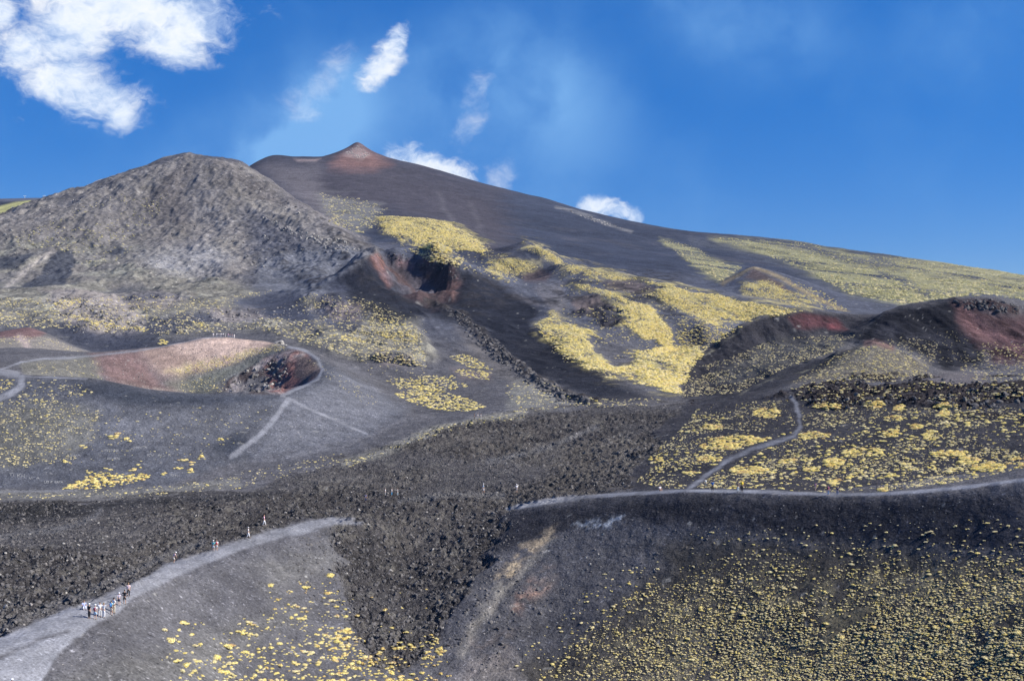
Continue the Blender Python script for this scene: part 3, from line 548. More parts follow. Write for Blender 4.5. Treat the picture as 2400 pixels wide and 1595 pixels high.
# trodden dust
PATHS = np.zeros((nr, nc), np.float32)
def path(shape, a=1.0, **kw):
    idx, w = mask(shape, **kw); PATHS[idx] = np.maximum(PATHS[idx], w*a)
path(PATH_UP+[(830,1212),(800,1229),(678,1255),(576,1285),(475,1323),(390,1363),(322,1397),(271,1438),(210,1470),(135,1530),(95,1600),(-200,1680),(-200,1580)], soft=9, warp=7, y0=80, y1=206)
idx, w = mask([(-60,1562),(40,1520),(110,1492),(160,1478)], rad=4, soft=8, warp=8, y0=80, y1=140); PATHS[idx] *= 1-.75*w
rp = [(px, float(rimP(px))-5) for px in np.linspace(1190, 2560, 40)]
path(rp, rad=4.5, soft=3.5, warp=2, a=.8, y0=100, y1=215)
path([(1215,1187),(1275,1174),(1350,1166)], rad=7, soft=5, warp=4, a=1, y0=180, y1=215)
ring = [(-60,866),(0,866),(51,848),(102,840),(170,838),(237,832),(339,819)]
path(ring, rad=2.6, soft=3.5, warp=3, a=.8, y0=300, y1=430)
path([(339,819),(407,806),(475,792),(525,790)], rad=1.5, soft=2, a=.8, y0=380, y1=440)
path([(-60,872),(0,872),(40,878)], rad=8, soft=6, a=.95, y0=290, y1=345)
path([(20,876),(54,882),(153,885),(203,887)], rad=2.5, soft=3.5, warp=3, a=.7, y0=280, y1=310)
path([(52,884),(48,905),(20,925),(-40,945)], rad=8, soft=5, warp=3, a=.9, y0=250, y1=310)
path([(660,926),(712,904),(746,887),(755,864),(745,840),(712,820),(678,813)], rad=3.8, soft=3.5, warp=3, a=.85, y0=295, y1=420)
path([(676,934),(650,975),(610,1020),(575,1045),(540,1070)], rad=6, soft=6, warp=4, a=.95, y0=235, y1=310)
path([(678,932),(720,955),(800,990),(860,1016)], rad=3, soft=3.5, warp=2, a=.85, y0=235, y1=310)
path([(800,935),(860,955),(915,975)], rad=3, soft=6, a=.45, y0=235, y1=350)
path([(0,1152),(100,1150),(170,1149)], rad=3, soft=4, a=.6, y0=215, y1=240)
path([(640,1075),(760,1050),(870,1020),(940,985)], rad=5, soft=8, warp=4, a=.35, y0=235, y1=330)
path([(1610,1148),(1650,1118),(1700,1080),(1760,1052),(1830,1033),(1865,1020),(1876,1000),(1872,970),(1862,942),(1856,930)], rad=6, soft=6, warp=5, a=.65, y0=180, y1=310)
path([(850,1225),(800,1226),(830,1215)], rad=4, soft=5, a=.8, y0=190, y1=206)
pcol = np.where((GY > 285)[..., None], np.float32((.185,.187,.206)), np.float32(PATHC))
pcol = np.where(((GPX > 1400) & (GY < 300))[..., None], np.float32((.19,.195,.22)), pcol)
wp = (sstep(PATHS+.30*fbm(GX, GY, 2.4, 4, 175, .7)*(PATHS > .03)*(PATHS < .97), .12, .95)*np.clip(.9+.5*fbm(GX, GY, 6, 4, 176, .65), 0, 1))[..., None]; COL = COL*(1-wp)+pcol*wp
# fine grain everywhere, coarser with distance
for wl, k, sd in ((1.2, .14, 121), (5, .18, 122), (20, .18, 123)):
    COL *= (1+k*fbm(GX, GY, wl, 3, sd, .6)*sstep(GY, 1, 6*wl)*(1-.6*wp[..., 0]))[..., None]
speck = sstep(vnoise(GX/1.1, GY/1.4, 131), .955, .985)*(1-wp[..., 0])*(GY < 420)
speck = np.maximum(speck, sstep(vnoise(GX/3.2, GY/4.5, 132), .95, .99)*(GY > 400)*(GY < 950))
COL = COL*(1-.45*speck[..., None])+np.float32((.30,.29,.27))*.45*speck[..., None]
COL = np.clip(COL, 0.004, 0.85)

# ------------------------------------------------------------------ meshes of the land
def land_material(name, bump=0.35, grain=(0.35, 3.0), spk=1.3, spa=.8):
    m = bpy.data.materials.new(name); m.use_nodes = True; t = NT(m.node_tree); b = m.node_tree.nodes['Principled BSDF']
    a = t.new('ShaderNodeAttribute', attribute_name='ground'); geo = t.new('ShaderNodeNewGeometry').outputs['Position']
    n1 = t.noise(geo, grain[1], 6, .7); n2 = t.noise(geo, grain[0], 5, .6); n3 = t.noise(geo, grain[0]*.12, 4, .6)
    v = t.math('MULTIPLY', t.math('MULTIPLY', t.ramp(n1, .25, .75, .45, 1.60, False), t.ramp(n2, .3, .7, .80, 1.20, False)), t.ramp(n3, .3, .7, .88, 1.12, False))
    sn = t.noise(geo, spk, 3, .65); v = t.math('MULTIPLY', v, t.math('ADD', t.ramp(sn, .60, .72, 1.0, 1.0+spa*1.6), t.ramp(sn, .40, .30, 0.0, -.55*spa)))
    col = t.mix(1.0, a.outputs[0], t.new('ShaderNodeCombineXYZ', {0: v, 1: v, 2: v}).outputs[0], 'MULTIPLY')
    t.l.new(col, b.inputs['Base Color']); b.inputs['Roughness'].default_value = .95; b.inputs['Specular IOR Level'].default_value = .03
    bm = t.new('ShaderNodeBump', {'Strength': bump, 'Distance': .35, 'Height': n1})
    bm2 = t.new('ShaderNodeBump', {'Strength': bump, 'Distance': 2.0, 'Height': n2, 'Normal': bm.outputs[0]})
    t.l.new(bm2.outputs[0], b.inputs['Normal'])
    return m
M_LAND = land_material('cinder_ground', .55, (.30, 2.6), 1.3, .65); M_LAVA = land_material('aa_lava', .8, (.55, 2.2), 1.6, .8); M_FAR = land_material('far_slope', .75, (.05, .45), .34, .6); M_PATH = land_material('trodden_ash', .12, (.25, 3.0), 1.5, .2)
V = np.stack([GX, GY, Z+CAMZ], -1).astype(np.float32)
dr = np.gradient(V, axis=0); dc = np.gradient(V, axis=1)
NRM = np.cross(dc, dr); NRM /= np.linalg.norm(NRM, axis=-1, keepdims=True)+1e-12
IDX = np.arange(nr*nc, dtype=np.int32).reshape(nr, nc)
Q = np.stack([IDX[:-1, :-1], IDX[:-1, 1:], IDX[1:, 1:], IDX[1:, :-1]], -1).reshape(-1, 4)
def fmean(a): return (a[:-1, :-1]+a[1:, 1:])*.5
fY, fP, fX = fmean(GY).ravel(), fmean(PYV).ravel(), fmean(GPX).ravel()
def ppoly(poly): return inpoly(fX, fY, poly)                        # polygon in (column, distance)
lab = np.zeros(len(Q), np.int32)                                    # 0 ground
lab[fY > 560] = 1
lab[ppoly([(-700,560),(-700,1130),(0,1400),(441,1440),(640,1330),(900,960),(780,760),(400,640),(0,640)])] = 2
lab[ppoly([(790,735),(868,640),(1000,615),(1200,640),(1270,700),(1240,780),(1000,850),(860,830)])] = 3
lab[ppoly([(-700,300),(0,230),(380,232),(540,252),(760,268),(860,284),(975,322),(900,362),(760,420),(600,448),(450,450),(215,440),(60,400),(-700,350)])] = 4
lab[ppoly([(-700,445),(0,430),(100,412),(220,436),(180,480),(100,525),(-700,525)])] = 5
lab[ppoly([(1590,340),(1735,318),(1837,342),(1956,370),(2024,405),(2047,440),(2060,520),(1800,520),(1640,480)])] = 6
lab[ppoly([(1956,368),(2110,345),(2215,325),(2400,322),(3000,322),(3000,520),(2060,520),(2047,430),(2024,402)])] = 7
lab[ppoly([(1850,322),(1950,292),(2100,292),(2185,318),(2130,352),(1966,362)])] = 8
lab[fY < rimY(fX)] = 9
lab[(fmean(np.maximum(LAVA, OUTC)).ravel() > .5)] = 10
lab[(fmean(PATHS).ravel() > .45)] = 11
NAMES = {0: ('ground', 'dark cinder plain and grown valley floor between the craters', 'ground', M_LAND), 1: ('volcano', 'huge dark volcano slope rising to the pointed summit cone', 'volcano', M_FAR),
 2: ('mountain_peak', 'steep grey rocky peak left of the pointed volcano summit', 'mountain', M_FAR), 3: ('red_cinder_cone', 'dark cinder cone with a breached red crater in the middle of the slope', 'hill', M_FAR),
 4: ('crater_cone', 'grey ash cone with the wide crater and pink back rim at left', 'crater', M_LAND), 5: ('small_cinder_hill', 'small cinder hill with a reddish top at the left edge', 'hill', M_LAND),
 6: ('cinder_hill', 'dark speckled hill with a reddish hollow at its top, left of the black and red hill', 'hill', M_LAND), 7: ('cinder_hill', 'black hill with a red right flank and flat rocky cap at the right edge', 'hill', M_LAND),
 8: ('grassy_knoll', 'small tan knoll in front of the black and red hill', 'hill', M_LAND), 9: ('crater_slope', 'inner slope of the near crater below the rim path', 'crater', M_LAND),
 10: ('lava_field', 'rough black lava field crossing the plain and spilling into the near crater', 'lava', M_LAVA), 11: ('footpath', 'pale trodden ash footpaths along the crater rims', 'path', M_PATH)}
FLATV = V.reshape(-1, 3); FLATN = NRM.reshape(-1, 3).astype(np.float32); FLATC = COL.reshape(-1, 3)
def tag(o, label=None, cat=None, group=None, kind=None):
    if label: o['label'] = label
    if cat: o['category'] = cat
    if group: o['group'] = group
    if kind: o['kind'] = kind
    return o
def grid_mesh(name, quads, verts, cols, norms):
    me = bpy.data.meshes.new(name); nv, nq = len(verts), len(quads)
    me.vertices.add(nv); me.vertices.foreach_set('co', verts.astype(np.float32).ravel())
    me.loops.add(nq*4); me.loops.foreach_set('vertex_index', quads.astype(np.int32).ravel())
    me.polygons.add(nq); me.polygons.foreach_set('loop_start', np.arange(nq, dtype=np.int32)*4)
    me.update(calc_edges=True)
    at = me.attributes.new('ground', 'FLOAT_COLOR', 'POINT'); at.data.foreach_set('color', np.concatenate([cols, np.ones((nv, 1), np.float32)], 1).astype(np.float32).ravel())
    me.polygons.foreach_set('use_smooth', np.ones(nq, bool))
    me.normals_split_custom_set_from_vertices(norms.tolist())
    return me
for k, (nm, lb, ct, mat) in NAMES.items():
    q = Q[lab == k]
    if not len(q): continue
    u, inv = np.unique(q, return_inverse=True)
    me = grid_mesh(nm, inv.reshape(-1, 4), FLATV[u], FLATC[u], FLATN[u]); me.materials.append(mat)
    o = bpy.data.objects.new(nm, me); C.objects.link(o); tag(o, lb, ct, kind='structure')
# points on the land
def zat(px, Y):
    c = np.clip(np.searchsorted(PX, px)-1, 0, nc-2); r = np.clip(np.searchsorted(YY, Y)-1, 0, nr-2)
    u = (px-PX[c])/(PX[c+1]-PX[c]); v = (Y-YY[r])/(YY[r+1]-YY[r])
    return (Z[r, c]*(1-u)*(1-v)+Z[r, c+1]*u*(1-v)+Z[r+1, c]*(1-u)*v+Z[r+1, c+1]*u*v)+CAMZ
RUNT = np.ascontiguousarray(RUN.T)
def hit(px, py):
    """the point of the land seen at this photo pixel (arrays); returns column, distance, ok"""
    px = np.asarray(px, float); py = np.asarray(py, float); c = np.clip(np.searchsorted(PX, px), 1, nc-1); c = np.where(np.abs(PX[c-1]-px) < np.abs(PX[c]-px), c-1, c)
    r = np.empty(len(px), int)
    for i, (cc, p) in enumerate(zip(c, py)): r[i] = np.searchsorted(-RUNT[cc], -p)
    ok = r < nr-2; r = np.clip(r, 1, nr-2)
    a = RUN[r-1, c]; b = RUN[r, c]; t = np.clip((a-py)/np.maximum(a-b, 1e-6), 0, 1)
    return YY[r-1]+(YY[r]-YY[r-1])*t, ok
def world(px, Y): return (px-CX)/F*Y, Y, zat(px, Y)
# ------------------------------------------------------------------ plants and stones
def mat(name, col, var=.15, rough=.9, col2=None, scale=6.0, rnd=True):
    m = bpy.data.materials.new(name); m.use_nodes = True; t = NT(m.node_tree); b = m.node_tree.nodes['Principled BSDF']
    co = t.new('ShaderNodeTexCoord').outputs['Object']; n = t.noise(co, scale, 3, .6)
    c = t.mix(t.ramp(n, .35, .65), (*[v*(1-var) for v in col], 1), (*[min(1, v*(1+var)) for v in col], 1))
    if col2 is not None:
        r = t.new('ShaderNodeObjectInfo').outputs['Random']; c = t.mix(t.ramp(r, .2, 1.0, 0, 1, False), c, (*col2, 1))
    t.l.new(c, b.inputs['Base Color']); b.inputs['Roughness'].default_value = rough; b.inputs['Specular IOR Level'].default_value = .2
    return m
M_YEL = mat('yellow_flower_heads', (.93,.77,.27), .12, col2=(.92,.80,.42)); M_GOLD = mat('golden_flower_heads', (.80,.60,.20), .2, col2=(.72,.50,.28))
M_PAL = mat('grey_green_leaves', (.84,.75,.50), .15, col2=(.92,.81,.58)); M_STEM = mat('shrub_core', (.62,.55,.27), .25)
M_OLV = mat('olive_tussock', (.38,.37,.20), .2, col2=(.48,.44,.25))
M_ROCK = mat('lava_rock', (.085,.080,.080), .35, col2=(.13,.12,.115), scale=3); M_PROCK = mat('pale_rock', (.34,.32,.29), .25, col2=(.22,.20,.19), scale=3)
def petal(m, f=.4):
    '''thin leaves and petals let light through'''
    t = NT(m.node_tree); b = m.node_tree.nodes['Principled BSDF']; out = [n for n in m.node_tree.nodes if n.type == 'OUTPUT_MATERIAL'][0]
    tr = t.new('ShaderNodeBsdfTranslucent'); t.l.new(b.inputs['Base Color'].links[0].from_socket, tr.inputs[0])
    mx = t.new('ShaderNodeMixShader', {0: f, 1: b.outputs[0], 2: tr.outputs[0]}); t.l.new(mx.outputs[0], out.inputs[0])
for m_ in (M_YEL, M_GOLD, M_PAL, M_OLV): petal(m_)
def cushion(name, seed, mats, nleaf=170, flat=.58, leaf=.13):
    """a round cushion plant: a lumpy core closely set with small upright leaf and flower faces"""
    rs = np.random.default_rng(seed); bm = bmesh.new()
    lobes = [(0, 0, .62+.2*rs.random())]+[(rs.uniform(-.62, .62), rs.uniform(-.62, .62), rs.uniform(.28, .52)) for _ in range(3+seed % 3)]
    for lx, ly, lr in lobes:
        g = bmesh.ops.create_icosphere(bm, subdivisions=1, radius=lr*.9)
        for v in g['verts']: v.co = Vector((v.co.x*(1+.25*rs.normal()*.5)+lx, v.co.y*(1+.25*rs.normal()*.5)+ly, max(v.co.z, -.2*lr)*flat*(1+.2*rs.normal()*.5)))
    for f in bm.faces: f.material_index = 1
    for i in range(nleaf):
        z = rs.random()**.8; a = rs.random()*6.283; r = math.sqrt(max(0, 1-z*z)); n = Vector((r*math.cos(a), r*math.sin(a), z))
        lx, ly, lr = lobes[int(rs.choice(len(lobes), p=[l_[2]**2/sum(q_[2]**2 for q_ in lobes) for l_ in lobes]))]
        p = Vector((lx, ly, .01))+Vector((n.x, n.y, n.z*flat))*lr*(.82+.25*rs.random())
        d = (n+Vector(rs.normal(0, .30, 3))).normalized(); s = d.cross(Vector(rs.normal(0, 1, 3))).normalized(); u = d.cross(s)
        L = leaf*(.7+.8*rs.random())
        q = [p+s*L*.55, p+u*L*.55+d*L*.2, p-s*L*.55+d*L*.12, p-u*L*.55+d*L*.3]
        f = bm.faces.new([bm.verts.new(x) for x in q]); f.material_index = 0
    me = bpy.data.meshes.new(name); bm.to_mesh(me); bm.free()
    for m in mats: me.materials.append(m)
    return me
def rock_mesh(name, seed, m, sub=2, flat=.75):
    rs = np.random.default_rng(seed); bm = bmesh.new(); bmesh.ops.create_icosphere(bm, subdivisions=sub, radius=1)
    pl = [(Vector(rs.normal(0, 1, 3)).normalized(), .62+.3*rs.random()) for _ in range(9)]
    for v in bm.verts:
        for n, d in pl:
            k = v.co.dot(n)
            if k > d: v.co -= n*(k-d)*.92
        v.co += Vector(rs.normal(0, .035, 3)); v.co.z *= flat
    me = bpy.data.meshes.new(name); bm.to_mesh(me); bm.free(); me.materials.append(m); return me
PROTO = {'y': [cushion('yellow_cushion_shrub', s, [M_YEL, M_STEM]) for s in (1, 2, 3, 4)], 'g': [cushion('golden_cushion_shrub', s, [M_GOLD, M_STEM]) for s in (5, 6)],
         'p': [cushion('grey_green_cushion_shrub', s, [M_PAL, M_STEM]) for s in (11, 12, 13, 14)], 'o': [cushion('olive_tussock', s, [M_OLV, M_STEM], 70, .5) for s in (15, 16)],
         'r': [rock_mesh('lava_block', s, M_ROCK) for s in (21, 22, 23, 24)], 'w': [rock_mesh('pale_stone', s, M_PROCK, 1) for s in (25, 26)]}
PTS = []        # (class, px, Y, x, y, z, radius, region)
def scatter(region, poly, n, r0, r1, cls, y0, y1, wl=None, thr=None, seed=0, fn=None, skip_path=True, pw=2.2, st=False):
    w0 = max(p[0] for p in poly)-min(p[0] for p in poly); poly = ext(poly); n = int(n*min(1.7, (max(p[0] for p in poly)-min(p[0] for p in poly))/w0))
    rs = np.random.default_rng(seed+len(PTS)+n); xs = np.array([p[0] for p in poly]); ys = np.array([p[1] for p in poly])
    k = n*6; px = rs.uniform(xs.min(), xs.max(), k); py = rs.uniform(ys.min(), ys.max(), k)
    ok = inpoly(px, py, poly); px, py = px[ok][:n*3], py[ok][:n*3]
    Y, ok = hit(px, py); ok &= (Y >= y0) & (Y <= y1); px, py, Y = px[ok], py[ok], Y[ok]
    x = (px-CX)/F*Y
    keep = np.ones(len(px), bool)
    if st: keep &= fbm(x*.964+Y*.266, (Y*.964-x*.266)*.16, wl, 4, 200+seed, .65) > thr+rs.normal(0, .10, len(px))
    elif wl: keep &= fbm(x, Y, wl, 3, 200+seed, .6) > thr+rs.normal(0, .12, len(px))
    if fn is not None: keep &= rs.random(len(px)) < fn(px, py)
    if skip_path:
        ci_ = np.clip(np.searchsorted(PX, px), 0, nc-1); ri_ = np.clip(np.searchsorted(YY, Y), 0, nr-1); keep &= PATHS[ri_, ci_] < .15
    px, Y, x = px[keep][:n], Y[keep][:n], x[keep][:n]
    z = zat(px, Y); rad = r0+(r1-r0)*rs.random(len(px))**pw
    names = list(cls); pr = np.array([cls[c] for c in names], float); pr /= pr.sum(); cc = rs.choice(len(names), len(px), p=pr)
    for i in range(len(px)): PTS.append((names[cc[i]], float(px[i]), float(Y[i]), float(x[i]), float(Y[i]), float(z[i]), float(rad[i]), region))
def ell(cx, cy, rx, ry, n=14): return [(cx+rx*math.cos(6.2832*i/n), cy+ry*math.sin(6.2832*i/n)) for i in range(n)]
NE = dict(y0=90, y1=205)
# left inner slope of the near crater
A = 'left'
scatter(A, [(520,1540),(700,1490),(830,1470),(850,1600),(500,1600)], 260, .20, .62, {'y':.66,'p':.26,'g':.08}, **NE, wl=5, thr=-.25, seed=1)
scatter(A, [(560,1450),(700,1410),(815,1400),(830,1490),(560,1560)], 110, .16, .58, {'y':.66,'p':.28,'g':.06}, **NE, wl=6, thr=-.1, seed=2)
scatter(A, [(375,1480),(420,1450),(580,1450),(620,1520),(520,1570),(380,1560)], 65, .14, .62, {'y':.62,'p':.33,'g':.05}, **NE, seed=3)
scatter(A, [(380,1540),(560,1540),(560,1600),(400,1600)], 45, .16, .62, {'y':.7,'p':.25,'g':.05}, **NE, seed=4)
scatter(A, [(620,1385),(700,1360),(800,1350),(800,1420),(640,1430)], 34, .2, .55, {'y':.5,'p':.15,'g':.35}, **NE, seed=5)
for cx, cy in ((430,1462),(636,1375),(775,1350),(715,1382),(765,1392),(705,1450),(740,1510),(535,1512),(400,1505)): scatter(A, ell(cx, cy, 8, 6), 2, .5, .8, {'y':.8,'g':.2}, **NE, seed=int(cx), pw=1)
scatter('lavafoot', [(830,1530),(900,1500),(1050,1520),(1060,1600),(850,1600)], 150, .2, .62, {'y':.62,'g':.38}, **NE, wl=4, thr=-.05, seed=6)
scatter('lavafoot', ell(1010,1525,28,42), 50, .25, .55, {'y':.6,'g':.4}, **NE, seed=7)
scatter('lavafoot', ell(810,1520,40,50), 60, .25, .6, {'y':.8,'g':.2}, **NE, seed=8)
scatter('lavafoot', [(810,1380),(1050,1380),(1050,1510),(830,1510)], 22, .18, .5, {'y':.5,'g':.5}, **NE, seed=9)
# right wall
B = 'wall'
scatter(B, [(1240,1600),(1330,1520),(1420,1430),(1560,1340),(1700,1300),(1900,1270),(2100,1265),(2400,1250),(2430,1600)], 16000, .06, .25, {'p':.66,'y':.34}, **NE, wl=6, thr=-.34, seed=11, fn=lambda x, y: np.clip((y-1270)/200+.03, .03, 1)*np.clip((x-1200)/500, .15, 1), pw=2.0)
scatter(B, [(1260,1600),(1300,1540),(1450,1440),(1600,1330),(1900,1280),(2430,1270),(2430,1600)], 240, .2, .5, {'y':.7,'p':.28,'g':.02}, **NE, seed=12, wl=8, thr=-.2)
scatter(B, [(1200,1560),(1290,1460),(1420,1340),(1560,1300),(1500,1420),(1350,1540),(1260,1600)], 120, .14, .45, {'y':.55,'p':.45}, **NE, seed=13)
scatter(B, [(1600,1240),(2400,1200),(2400,1280),(1600,1300)], 150, .10, .42, {'p':.75,'y':.25}, **NE, seed=14)
# right plain
PLAIN = [(1490,1130),(1530,1060),(1600,1000),(1640,950),(1850,935),(2000,955),(2200,955),(2430,940),(2430,1125),(2270,1140),(2170,1150),(2000,1158),(1800,1150),(1600,1148)]
D0 = 'plain'
scatter(D0, PLAIN, 4300, .10, .42, {'p':.70,'y':.30}, y0=160, y1=310, wl=11, thr=-.02, seed=21, pw=2.6)
scatter(D0, PLAIN, 1300, .08, .22, {'p':.8,'y':.2}, y0=160, y1=310, seed=24)
scatter(D0, PLAIN, 500, .3, .75, {'y':.75,'p':.25}, y0=160, y1=310, wl=20, thr=.05, seed=22)
for cx, cy, rx, ry, n in ((1735,1032,80,11,170),(1690,1045,50,9,90),(1800,968,36,12,110),(1757,1102,46,9,80),(1940,952,36,6,60),(2050,948,26,10,70),(2218,952,28,8,60),(2210,969,18,7,35),(2147,1000,15,7,25),(1955,1085,22,12,60),(2020,1060,50,10,60),
      (1905,1020,40,10,60),(2090,1015,22,10,40),(2180,1020,16,14,30),(2230,1065,50,9,60),(2320,1095,40,12,60),(2390,1085,30,14,60),(1660,1075,30,8,40),(1900,1100,14,7,20),(2110,955,18,8,30),(1670,1000,24,7,40),(1850,1080,20,6,20),(2270,1080,30,8,30),(1620,1110,14,6,12),(2070,1148,14,5,14),(1545,1075,10,7,14),(2100,980,26,6,26),(1960,1130,24,5,18)):
    scatter('plainclump', ell(cx, cy, rx, ry), n, .28, .75, {'y':.72,'g':.28}, y0=160, y1=310, seed=cx % 97, pw=1.2)
scatter('outcrop', [(1850,900),(2000,880),(2200,885),(2400,895),(2400,960),(2000,960),(1860,940)], 420, .2, .6, {'p':.7,'y':.3}, y0=230, y1=320, wl=14, thr=-.1, seed=23)
# hills at the right
scatter('hills', [(1600,870),(1700,840),(1800,800),(1900,785),(2020,785),(1940,830),(1840,862),(1730,920),(1600,930)], 1500, .20, .50, {'p':1}, y0=280, y1=480, wl=18, thr=-.3, seed=31)
scatter('hills', [(1900,870),(1966,828),(2051,806),(2176,852),(2190,885),(2050,885),(1850,900)], 800, .2, .48, {'p':.8,'y':.2}, y0=280, y1=345, wl=12, thr=-.5, seed=32)
scatter('hills', [(2060,800),(2110,790),(2200,800),(2190,850),(2130,840)], 220, .2, .45, {'p':1}, y0=300, y1=430, seed=33)
scatter('hills', [(2250,860),(2300,800),(2400,830),(2420,900),(2260,890)], 520, .22, .5, {'p':.7,'y':.3}, y0=260, y1=430, seed=34)
scatter('hills', [(2180,780),(2260,760),(2280,850),(2200,850)], 70, .15, .35, {'p':1}, y0=300, y1=430, seed=36)
scatter('hills', [(1560,800),(1650,760),(1740,765),(1690,800),(1640,835),(1600,900),(1560,915)], 420, .35, .8, {'y':.6,'p':.4}, y0=330, y1=700, seed=35)
# lower crater
scatter('cone', [(0,940),(120,935),(235,960),(215,1030),(180,1075),(60,1095),(0,1085)], 1100, .16, .42, {'p':.85,'y':.15}, y0=225, y1=330, wl=14, thr=-.35, seed=41)
scatter('cone', [(0,890),(160,890),(230,920),(120,945),(0,950)], 260, .2, .55, {'p':.7,'y':.3}, y0=225, y1=330, seed=42)
scatter('cone', [(220,960),(640,950),(560,1040),(420,1075),(160,1090)], 190, .14, .4, {'p':.75,'y':.25}, y0=225, y1=330, seed=43)
scatter('cone', [(0,885),(45,890),(20,915),(0,920)], 120, .25, .5, {'y':.8,'p':.2}, y0=225, y1=330, seed=44)
scatter('coneclump', [(142,1147),(203,1114),(237,1105),(300,1112),(356,1108),(340,1124),(264,1141),(203,1147)], 230, .3, .8, {'y':.8,'g':.2}, y0=210, y1=270, seed=45)
for cx, cy in ((427,1078),(454,1085),(417,1097),(383,1107),(471,1073),(251,1098),(207,1105),(312,1100),(328,1092),(155,1081),(263,1025),(272,1018),(195,1048),(300,1030),(445,1103),(520,1030)): scatter('coneclump', ell(cx, cy, 9, 5), 5, .35, .8, {'y':.85,'g':.15}, y0=210, y1=330, seed=cx)
scatter('cone', [(0,1150),(200,1150),(420,1135),(600,1100),(800,1060),(800,1085),(560,1145),(300,1165),(0,1175)], 260, .14, .38, {'p':.8,'y':.2}, y0=200, y1=290, seed=46)
scatter('cone', [(800,1080),(900,1055),(1000,1010),(1090,985),(1230,965),(1230,978),(1090,1000),(950,1040),(820,1095)], 260, .2, .5, {'p':.6,'y':.4}, y0=220, y1=330, seed=47)
scatter('back rim', [(400,868),(480,845),(560,822),(640,808),(690,815),(600,832),(540,856),(470,876),(430,878)], 420, .2, .45, {'y':.6,'p':.4}, y0=340, y1=445, seed=48)
scatter('back rim', [(60,850),(240,840),(240,895),(100,882)], 90, .18, .4, {'p':.9,'y':.1}, y0=310, y1=440, seed=49)
scatter('back rim', [(420,890),(540,880),(520,920),(420,920)], 110, .2, .5, {'p':.9,'y':.1}, y0=310, y1=440, seed=50)
scatter('back rim', [(0,800),(68,785),(130,795),(200,830),(60,838),(0,835)], 260, .2, .45, {'p':.8,'y':.2}, y0=430, y1=500, seed=51)
scatter('back rim', [(690,825),(800,880),(900,940),(860,950),(760,880)], 90, .15, .35, {'p':1}, y0=300, y1=420, seed=52)
# apron of hummocks
AP = [(0,690),(180,700),(340,690),(500,700),(620,680),(760,690),(860,700),(960,750),(990,800),(1000,860),(900,850),(800,830),(700,800),(600,770),(470,780),(330,790),(200,770),(0,760)]
def HUMF(x, y):
    Yv, ok = hit(x, y); return sstep(HUM[np.clip(np.searchsorted(YY, Yv), 0, nr-1), np.clip(np.searchsorted(PX, x), 0, nc-1)], .3, .48)*ok
scatter('apron', AP, 2600, .35, .95, {'p':.95,'y':.05}, y0=430, y1=900, fn=lambda x, y: HUMF(x, y), seed=61)
for poly, n in (([(0,695),(90,700),(70,712),(0,712)],70),([(140,702),(190,697),(200,706),(160,716),(120,715)],110),([(0,730),(70,735),(60,750),(0,750)],60),([(165,735),(240,755),(300,765),(350,770),(345,778),(250,768),(160,742)],150),([(440,752),(480,758),(470,768)],30),([(375,795),(395,800),(390,808),(370,806)],30),([(800,785),(865,800),(850,803),(800,797)],60)):
    scatter('apron', poly, n, .45, .95, {'y':.9,'p':.1}, y0=430, y1=900, seed=n)
for poly, n in (([(864,744),(900,742),(963,761),(986,781),(980,802),(936,805),(868,775)],260),([(1044,836),(1088,829),(1120,842),(1158,868),(1105,862)],170),([(1060,865),(1150,870),(1150,890),(1090,885)],90),([(925,925),(960,912),(1003,903),(1037,917),(1105,937),(1139,954),(1092,964),(1031,961),(985,952)],520),([(900,890),(1000,880),(1060,880),(1100,905),(1060,915),(930,910)],260)):
    scatter('valley', poly, n, .4, .9, {'y':.72,'p':.28}, y0=310, y1=650, seed=n)
scatter('valley', [(1180,900),(1280,890),(1350,930),(1450,935),(1560,930),(1540,950),(1350,955),(1200,965)], 330, .25, .6, {'p':.8,'y':.2}, y0=290, y1=420, wl=16, thr=-.2, seed=63)
scatter('valley', [(830,700),(950,720),(1000,760),(1000,900),(860,880),(800,830)], 240, .3, .7, {'p':1}, y0=330, y1=700, seed=64)
# yellow slopes
def YGF(x, y):
    Yv, ok = hit(x, y); return sstep(yg[np.clip(np.searchsorted(YY, Yv), 0, nr-1), np.clip(np.searchsorted(PX, x), 0, nc-1)], .15, .8)*ok
for i, (poly, n) in enumerate(zip(YGRASS, (5200, 1300, 1000, 4200, 4200, 4400, 900, 2200))):
    far = i == 0
    scatter('yellow slope', poly, n, .35 if not far else .6, 1.0 if not far else 1.6, {'y':.70,'p':.26,'g':.04}, y0=330, y1=1400, wl=11 if not far else 22, thr=-.30, st=True, seed=70+i, fn=lambda x, y: YGF(x, y)*(1-.95*((inpoly(x, y, [(1373,788),(1440,812),(1498,850),(1440,862),(1400,835)])) | inpoly(x, y, [(1405,658),(1500,664),(1545,684),(1480,690)]) | inpoly(x, y, [(1530,728),(1600,748),(1650,775),(1630,800),(1590,790)]) | inpoly(x, y, [(1335,735),(1400,705),(1471,755),(1420,768)]) | inpoly(x, y, [(1480,795),(1540,803),(1555,812),(1500,820),(1440,800)]))))
scatter('yellow slope', [(1250,580),(1420,645),(1640,690),(1800,730),(1700,770),(1640,830),(1600,920),(1450,890),(1300,840),(1250,760),(1330,690),(1280,620)], 1100, .3, .9, {'p':.6,'y':.4}, y0=330, y1=1100, wl=20, thr=-.1, seed=88)
scatter('yellow slope', [(860,520),(930,485),(1060,515),(1170,590),(1270,625),(1200,665),(1080,630),(950,590)], 500, .6, 1.3, {'p':.7,'y':.3}, y0=600, y1=1400, seed=89)
scatter('yellow slope', [(960,585),(1090,605),(1080,622),(1010,615)], 260, .8, 1.4, {'p':.7,'y':.3}, y0=600, y1=1400, seed=81)
